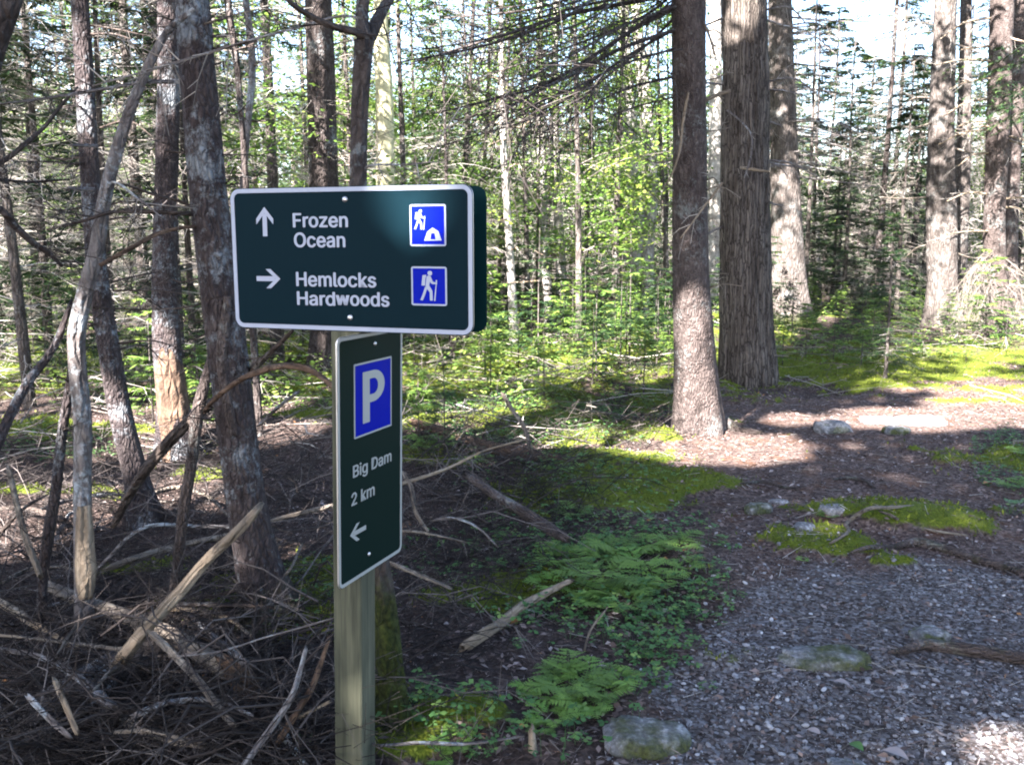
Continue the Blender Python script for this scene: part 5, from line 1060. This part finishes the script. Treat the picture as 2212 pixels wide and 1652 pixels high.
def spruce_bare(seed, H=8.5, r=.06, dz=(.3, 5.4), nd=84, Ld=1.55, gz=(3.2, 8.3), ng=46, mat='bark_grey'):
    rs = np.random.default_rng(seed); lean = rs.normal(0, .02, 2); t, _ = lean_trunk(H, r, lean, rs, mat); d = MB(); g = MB(); dead_boughs(d, *dz, nd, Ld, rs, lean=lean)
    for i in range(ng):
        z = rs.uniform(*gz); f = (z - gz[0]) / (gz[1] - gz[0]); bough(g, d, np.array([lean[0] * z, lean[1] * z, z]), rs.uniform(0, 6.28), (1.5 - 1.1 * f) * rs.uniform(.6, 1.1), rs, .3, .15, 64, (.10, .28), .022, .008)
    return kind_mesh([('trunk', t, M[mat]), ('bough_wood', d, M['twig']), ('crown', g, M['needle'])])
def fir_green(seed, H=5.5, r=.045, lo=.35, n=100, Lb=1.2, mat='needle', bw=.02):
    rs = np.random.default_rng(seed); t, _ = lean_trunk(H, r, (0, 0), rs, 'bark_grey'); d = MB(); g = MB()
    for i in range(n):
        f = rs.random() ** 1.15; z = lo + (H - lo) * f; bough(g, d, np.array([0, 0, z]), rs.uniform(0, 6.28), Lb * (1 - .88 * f) * rs.uniform(.6, 1.1) + .08, rs, .28, .16, 64, (.08, .24), bw, .006)
    dead_boughs(d, .1, 1.6, 14, .7, rs, .006)
    return kind_mesh([('trunk', t, M['bark_grey']), ('bough_wood', d, M['twig']), ('crown', g, M[mat])])
def broadleaf(seed, H=8.0, r=.05, nl=5200, z0=1.2, mat='bark_grey'):
    rs = np.random.default_rng(seed); lean = rs.normal(0, .035, 2); t, _ = lean_trunk(H, r, lean, rs, mat); d = MB(); g = MB()
    for i in range(26):
        z = rs.uniform(z0, H * .98); az = rs.uniform(0, 6.28); l = rs.uniform(.7, 1.8) * (1.15 - .6 * z / H); h = np.array([math.cos(az), math.sin(az), 0]); s = np.linspace(0, 1, 5)
        pts = np.array([lean[0] * z, lean[1] * z, z]) + h * (s * l)[:, None] + np.array([0, 0, 1]) * ((.6 * s - .35 * s**2) * l)[:, None] + rs.normal(0, .04, (5, 3)) * s[:, None]
        prisms(d, pts[:-1], pts[1:], .012 * (1.1 - s[:-1]), .012 * (1.1 - s[1:]), tint=.5)
        m = nl // 26; tt = rs.uniform(.3, 1.05, m); q = np.stack([np.interp(tt, s, pts[:, c]) for c in range(3)], 1) + rs.normal(0, 1, (m, 3)) * [.24, .24, .11]
        a = rs.uniform(0, 6.28, m); ll = rs.uniform(.045, .085, m); e = q + np.stack([np.cos(a), np.sin(a), rs.uniform(-.7, .1, m)], 1) * ll[:, None]
        blades(g, q, e, unit(np.array([0, 0, 1.0]) + rs.normal(0, .45, (m, 3))), ll * .68, tint=np.clip(rs.normal(.5, .2, m) + rs.normal(0, .12), 0, 1), mid=.5, fold=-.1)
    dead_boughs(d, .8, 4, 10, .8, rs, .006)
    return kind_mesh([('trunk', t, M[mat]), ('bough_wood', d, M['twig']), ('crown', g, M['leaf'])])  # leaf-bearing limbs and dead lower boughs in one mesh
def snag(seed, H=6.5, r=.06, mat='bark_pale', nd=64, Ld=1.4):
    rs = np.random.default_rng(seed); lean = rs.normal(0, .06, 2); t, _ = lean_trunk(H, r, lean, rs, mat); d = MB(); dead_boughs(d, .5, H * .95, nd, Ld, rs, .008, lean=lean)
    return kind_mesh([('trunk', t, M[mat]), ('bough_wood', d, M['twig'])])
def sapling(seed, H=1.3, mat='needle_bright'):
    rs = np.random.default_rng(seed); t, _ = lean_trunk(H, .012, (0, 0), rs, 'bark_grey', 6); d = MB(); g = MB()
    for i in range(38):
        f = rs.random(); z = .06 + (H - .06) * f; bough(g, d, np.array([0, 0, z]), rs.uniform(0, 6.28), (.52 * (1 - .85 * f) + .04) * rs.uniform(.7, 1.15) * H / 1.3, rs, .12, .12, 26, (.05, .15), .02, .003)
    return kind_mesh([('trunk', t, M['bark_grey']), ('crown', g, M[mat])])
KINDS['spruce'] = [spruce_bare(s, 7.5 + s % 3, .05 + .012 * (s % 3), mat=('bark_grey', 'bark_dark', 'bark_grey')[s % 3]) for s in (101, 102, 103, 104)]
KINDS['fir'] = [fir_green(s, 4.5 + (s % 3)) for s in (111, 112, 113)]
KINDS['maple'] = [broadleaf(s, 7.5 + s % 2) for s in (121, 122, 123)]
KINDS['snag'] = [snag(s, 6 + s % 3, .045 + .01 * (s % 3), ('bark_grey', 'bark_pale', 'bark_dark')[s % 3]) for s in (131, 132, 133)]
KINDS['sapling'] = [sapling(s, 1.1 + .25 * (s % 3), ('needle_bright', 'needle')[s % 2]) for s in (141, 142, 143, 144)]
NAMES = {'spruce': ('spruce_tree', 'tree', 'thin spruce with bare grey lower boughs'), 'fir': ('fir_tree', 'tree', 'bushy dark green fir'), 'maple': ('maple_tree', 'tree', 'bright leafy young maple'), 'snag': ('dead_tree', 'tree', 'dead slender tree with bare twigs'), 'sapling': ('fir_sapling', 'sapling', 'low young fir')}
GROUPS = {'spruce': 'thin spruces behind the sign', 'fir': 'green firs in the forest', 'maple': 'leafy trees in the forest', 'snag': 'dead trees in the forest', 'sapling': 'young firs on the forest floor'}
PLACED = []
def put(kind, x, y, sc=1.0, k=None, sz=1.0):
    ms = KINDS[kind][rnd.randrange(len(KINDS[kind])) if k is None else k]; z = float(hgt(x, y)); r = empty(NAMES[kind][0], (x, y, z), rnd.uniform(0, 6.28)); r.scale = (sc, sc, sc * sz)
    for nm, me in ms: o = bpy.data.objects.new(nm, me); COL.objects.link(o); o.parent = r
    PLACED.append((kind, x, y, r)); return r
NEARPTS = [np.array(o.location[:2]) for o in SC.objects if o.type == 'EMPTY' and o.parent is None and o.get('category') == 'tree']
def free(x, y, d):
    return all(math.hypot(x - p[0], y - p[1]) > d for p in NEARPTS) and all(math.hypot(x - b, y - c) > d for _, b, c, _ in PLACED)
rf = np.random.default_rng(64)
for u, y, kd, sc in [(880, 13.5, 'maple', .95), (985, 15, 'maple', 1.05), (1070, 17.5, 'maple', 1), (1140, 15.8, 'maple', .9), (1250, 14.8, 'maple', 1), (1325, 16.5, 'maple', 1.1), (1440, 18, 'maple', 1), (930, 18, 'fir', 1),
                     (1876, 20.5, 'spruce', 1.15), (1955, 22.5, 'fir', 1.3), (1800, 23, 'fir', 1.0), (1835, 27, 'spruce', .8), (1748, 24, 'spruce', .9), (1910, 26, 'spruce', 1.1), (1985, 25, 'spruce', 1.2), (1770, 28, 'fir', 1.5), (1850, 31, 'fir', 1.7), (1730, 20, 'fir', 1.1), (1945, 30, 'fir', 1.6), (250, 9.5, 'fir', 1.0), (60, 8.6, 'spruce', .9), (110, 11, 'fir', 1.1), (420, 10.5, 'fir', .9), (600, 12, 'spruce', 1), (330, 13, 'spruce', 1), (-20, 10, 'fir', 1)]:
    put(kd, (u - 1106) / FPX * y * 1.01, y, sc)
tries = 0; want = 262
ORD = ('th', 'st', 'nd', 'rd')
while len(PLACED) < want and tries < 9000:
    tries += 1; y = 9.0 + 33 * rf.random() ** 1.25; u = rf.uniform(-160, 2370); x = (u - 1106) / FPX * y * 1.01
    if u > 1450 and y < 19: continue
    if u > 1000 and y < 14.5: continue
    if 640 < u <= 1000 and y < 12: continue
    if polydist(np.array([x]), np.array([y]), PATH)[0] < .7 or not free(x, y, .75): continue
    q = rf.random()
    if u < 640: kind = 'spruce' if q < .55 else 'fir' if q < .72 else 'snag' if q < .86 else 'maple'
    elif u < 1480: kind = 'spruce' if q < .28 else 'maple' if q < .56 else 'snag' if q < .72 else 'fir'
    elif u < 2010: kind = 'spruce' if q < .38 else 'fir' if q < .78 else 'snag' if q < .9 else 'maple'
    else: kind = 'spruce' if q < .5 else 'fir' if q < .7 else 'snag' if q < .9 else 'maple'
    sc = rf.uniform(.8, 1.2); H = {'spruce': 8.5, 'fir': 5.5, 'maple': 8, 'snag': 6.5}[kind]
    el = {0: 30}.get(0)
    if 1740 < u < 2010: el = rf.choice((6, 8.5, 12, 18), p=(.3, .35, .2, .15))
    elif 560 < u < 660: el = 9
    elif 840 < u < 1480: el = rf.choice((9, 14, 20, 25))
    mx = (1.6 + y * math.tan(R(el))) / H
    if sc > mx:
        if mx < .38: continue
        sc = mx
    put(kind, x, y, sc)
# low young firs on the forest floor
n0 = len(PLACED); tries = 0
while len(PLACED) < n0 + 74 and tries < 4000:
    tries += 1; u = rf.uniform(-50, 2260); y = rf.uniform(8.5, 24) if u < 640 else rf.uniform(9.5, 24) if u < 1440 else rf.uniform(14, 25); x = (u - 1106) / FPX * y * 1.01
    if polydist(np.array([x]), np.array([y]), PATH)[0] < .5 or not free(x, y, .5): continue
    put('sapling', x, y, rf.uniform(.5, 1.25))
n1 = len(PLACED); tries = 0
while len(PLACED) < n1 + 46 and tries < 3000:
    tries += 1; u = rf.uniform(930, 1455); y = rf.uniform(10.5, 18); x = (u - 1106) / FPX * y * 1.01
    if free(x, y, .38): put('sapling', x, y, rf.uniform(.6, 1.15), k=int(rf.integers(4)))
n1 = len(PLACED); tries = 0
while len(PLACED) < n1 + 62 and tries < 4000:
    tries += 1; east = rf.random() < .5; u = rf.uniform(1640, 2230) if east else rf.uniform(-40, 500); y = rf.uniform(12.5, 22) if east else rf.uniform(7.5, 14); x = (u - 1106) / FPX * y * 1.01
    if free(x, y, .38) and polydist(np.array([x]), np.array([y]), PATH)[0] > .45: put('sapling', x, y, rf.uniform(.4, .85))
for u, v, h in [(1912, 818, 1.75), (960, 985, .5), (905, 975, .55), (1175, 860, .7), (1650, 770, .8), (1690, 790, .6), (1740, 770, .7), (1800, 780, .7), (1860, 790, .6), (1280, 840, .8), (1390, 850, .7), (1340, 800, .9), (1060, 860, .6)]:
    p = G(u, v); put('fir', p[0], p[1], .42, k=0) if u == 1912 else put('sapling', p[0], p[1], h)
cnt = {}
for kind, x, y, r in sorted(PLACED, key=lambda t: t[2]):
    u, _ = proj((x, y, 1.2)); lm = min(LM, key=lambda t: abs(t[0] - u)); s = 'in line with' if abs(lm[0] - u) < 25 else 'left of' if u < lm[0] else 'right of'
    key = (kind, lm[1], s); cnt[key] = cnt.get(key, 0) + 1; r['_k'] = key; r['_n'] = cnt[key]
WORDS = ['first', 'second', 'third', 'fourth', 'fifth', 'sixth', 'seventh', 'eighth', 'ninth', 'tenth', 'eleventh', 'twelfth', 'thirteenth', 'fourteenth', 'fifteenth', 'sixteenth']
for kind, x, y, r in PLACED:
    key = tuple(r['_k']); n = r['_n']; tot = cnt[key]; base = NAMES[kind][2]
    lab = f"{base} {key[2]} {key[1]}" if tot == 1 else f"{base} {key[2]} {key[1]}, {WORDS[min(n - 1, 15)]} going back"
    w = lab.split()
    if len(w) > 15 or len(lab.replace('-', ' ').split()) > 15: lab = lab.replace(' going back', ' back').replace('thin spruce with bare grey lower boughs', 'thin bare spruce').replace('dead slender tree with bare twigs', 'dead bare tree').replace('bright leafy young maple', 'leafy young maple')
    tag(r, lab, NAMES[kind][1], GROUPS[kind]); del r['_k']; del r['_n']
# the far wood that closes the view, one mass
rs = np.random.default_rng(71); g = MB(); tw = MB(); n = 620; uu = rs.uniform(-300, 2500, n); yy = rs.uniform(43, 85, n); xx = (uu - 1106) / FPX * yy
A = np.stack([xx, yy, hgt(xx, yy) - .3], 1); hh = rs.uniform(5, 11, n) * np.where((uu > 1740) & (uu < 2010), .62, 1.1); prisms(tw, A, A + np.stack([rs.normal(0, .3, n), rs.normal(0, .3, n), hh], 1), .11, .03, k=5, tint=rs.uniform(.1, .6, n))
for i in range(n):
    m = 230; f = rs.random(m); z = .1 + f * hh[i]; a = rs.uniform(0, 6.28, m); rr = (2.1 * (1 - .8 * f)) * rs.random(m) ** .6; q = A[i] + np.stack([np.cos(a) * rr, np.sin(a) * rr, z], 1); d = np.stack([np.cos(a), np.sin(a), rs.uniform(-.6, .2, m)], 1)
    blades(g, q, q + d * rs.uniform(.3, .7, (m, 1)), unit(np.array([0, 0, 1.0]) + rs.normal(0, .5, (m, 3))), rs.uniform(.12, .3, m), tint=np.clip(rs.normal(.5, .25, m) + rs.normal(0, .2), 0, 1))
far = MB(); far.add(np.concatenate(g.v), np.concatenate([q[0] for q in g.q]), 0, np.concatenate(g.tint)); far.add(np.concatenate(tw.v), tw.q[0][0], 1, np.concatenate(tw.tint))
tag(far.build('distant_woods', [M['needle'], M['twig']]), 'far woods closing the view between the trunks', kind='stuff')
# low green cover on the forest floor beyond the path
rs = np.random.default_rng(72); n = 80000; y = 8.5 + 20 * rs.random(n) ** 1.2; x = rs.uniform(-1, 1, n) * .62 * y; k = (polydist(x, y, PATH) > .35) & (fbm(x * .8, y * .8, 33) > .42) & ((x < 1.3) | (y > 12)); x, y = x[k], y[k]; n = len(x)
z = hgt(x, y) + rs.random(n) ** 2 * .32; a = rs.uniform(0, 6.28, n); l = rs.uniform(.025, .075, n); A = np.stack([x, y, z], 1); Bq = A + np.stack([np.cos(a) * l, np.sin(a) * l, rs.uniform(-.4, .3, n) * l], 1)
mb = MB(); blades(mb, A, Bq, unit(np.array([0, 0, 1.0]) + rs.normal(0, .4, (n, 3))), l * .55, tint=np.clip(rs.normal(.5, .25, n), 0, 1), fold=-.1); tag(mb.build('undergrowth', M['needle_bright']), 'low green undergrowth on the sunlit forest floor', kind='stuff')

# ------------------------------------------------------------------ unseen trees added behind the camera, crowns shaped to shade the path
CT = [(-6.2, -4.6), (-3.4, -6.8), (-.4, -5.0), (1.6, -3.2), (-7.0, -1.0), (-4.4, -2.4), (-9.0, 1.2), (-1.6, -9.5), (-6.2, -9.0), (4.4, -1.6)]
rs = np.random.default_rng(81)
boxes = [((-4.2, 5.2), (1.4, 9.6), (0, .1), .56), ((-.8, .0), (2.3, 2.7), (.2, 1.75), .05), ((.9, 2.2), (7.2, 8.2), (.2, 4.6), .07), ((1.9, 3.4), (9.6, 11), (.2, 5.2), .09), ((-4, .2), (3, 5.5), (.2, 3.4), .23), ((-7.5, -1.2), (7.5, 13), (.2, 4), .09)]
T = []
NC = 27000
for (xa, xb), (ya, yb), (za, zb_), w in boxes:
    m = int(NC * w); T.append(np.stack([rs.uniform(xa, xb, m), rs.uniform(ya, yb, m), rs.uniform(za, zb_, m)], 1))
OV = np.stack([rs.uniform(-8, 8, 12000), rs.uniform(-11, -2.2, 12000), rs.uniform(8.5, 12.5, 12000)], 1)  # extra overhead leaves, added unseen to cut the skylight
T = np.concatenate(T); hz = rs.uniform(7.8, 12, len(T)); C = T - L[None] * ((hz - T[:, 2]) / S[2])[:, None]; C = np.concatenate([C + rs.normal(0, .12, C.shape), OV])
d = unit(rs.normal(0, 1, C.shape) * [1, 1, .35]); ln = rs.uniform(.18, .42, len(C)); A = C - d * ln[:, None] / 2; B = C + d * ln[:, None] / 2
k = ~(lit_gap(A, .025) | lit_gap(B, .025) | lit_gap(C, .025)); k &= (C[:, 2] > 1.6 + .30 * np.maximum(C[:, 1], 0) + 1.0); A, B, C = A[k], B[k], C[k]
def clear_spot(x, y):
    zz = np.linspace(2, 14, 50); best = None
    for i in range(60):
        xx, yy = (x, y) if i == 0 else (x + rs.normal(0, .9), y + rs.normal(0, .9)); n_ = lit_gap(np.stack([np.full(50, xx), np.full(50, yy), zz], 1), .14).sum()
        if best is None or n_ < best[0]: best = (n_, xx, yy)
        if n_ == 0: break
    return best[1:]
CT = [clear_spot(*q) for q in CT]
own = np.argmin((C[:, None, 0] - np.array(CT)[None, :, 0]) ** 2 + (C[:, None, 1] - np.array(CT)[None, :, 1]) ** 2, 1)
for i, (x, y) in enumerate(CT):
    z = float(hgt(x, y)); root = empty('hemlock_tree', (x, y, z)); tag(root, f"unseen hemlock added behind the viewpoint to shade the path, {WORDS[i]} of its stand", 'tree', 'unseen shade hemlocks behind the viewpoint')
    t = MB(); tube(t, [(x, y, z - .2), (x, y, z + 5), (x, y, 14)], [.16, .11, .04], 14, 30, rough=.08, seed=i)
    kk = own == i; c = C[kk][::12]; st = np.stack([np.full(len(c), x), np.full(len(c), y), c[:, 2] - .3], 1); c = c[~np.any([lit_gap(st + (c - st) * f, .03) for f in np.linspace(0, 1, 12)], axis=0)]; prisms(t, np.stack([np.full(len(c), x), np.full(len(c), y), c[:, 2] - .3], 1), c, .02, .006, k=3); t.build('trunk', M['bark_spruce'], root, origin=(x, y, z))
    g = MB(); m = kk.sum(); blades(g, A[kk], B[kk], unit(np.broadcast_to(S, (m, 3)) + rs.normal(0, .6, (m, 3))), rs.uniform(.07, .15, m), tint=np.clip(rs.normal(.4, .2, m), 0, 1)); g.build('crown', M['needle'], root, origin=(x, y, z))

# unseen leaf clumps added to dapple the trunks standing further in
rs = np.random.default_rng(83); T = []
for (xa, xb), (ya, yb), (za, zb_), nc in [((5.0, 6.2), (17, 19), (1.2, 6), 26), ((8.2, 10.6), (17.5, 20), (.6, 6.5), 44), ((1.5, 4), (16, 18), (2.5, 6), 20), ((4, 8), (11, 15), (0, .3), 24)]:
    c = np.stack([rs.uniform(xa, xb, nc), rs.uniform(ya, yb, nc), rs.uniform(za, zb_, nc)], 1); T.append((c[:, None] + rs.normal(0, 1, (nc, 46, 3)) * rs.uniform(.10, .26, (nc, 1, 1))).reshape(-1, 3))
T = np.concatenate(T); C = T - L[None] * ((rs.uniform(7.5, 10, len(T)) - T[:, 2]) / S[2])[:, None]
d = unit(rs.normal(0, 1, C.shape) * [1, 1, .35]); ln = rs.uniform(.15, .36, len(C)); A = C - d * ln[:, None] / 2; B = C + d * ln[:, None] / 2
k = ~(lit_gap(A, .02) | lit_gap(B, .02)) & (C[:, 2] > 1.6 + .30 * np.maximum(C[:, 1], 0) + .8); A, B = A[k], B[k]; m = len(A)
g = MB(); blades(g, A, B, unit(np.broadcast_to(S, (m, 3)) + rs.normal(0, .6, (m, 3))), rs.uniform(.06, .13, m), tint=np.clip(rs.normal(.4, .2, m), 0, 1)); g.build('crown', M['needle'], T15[0], origin=T15[1])  # added shade clumps, hung on the furrowed tree as a second crown
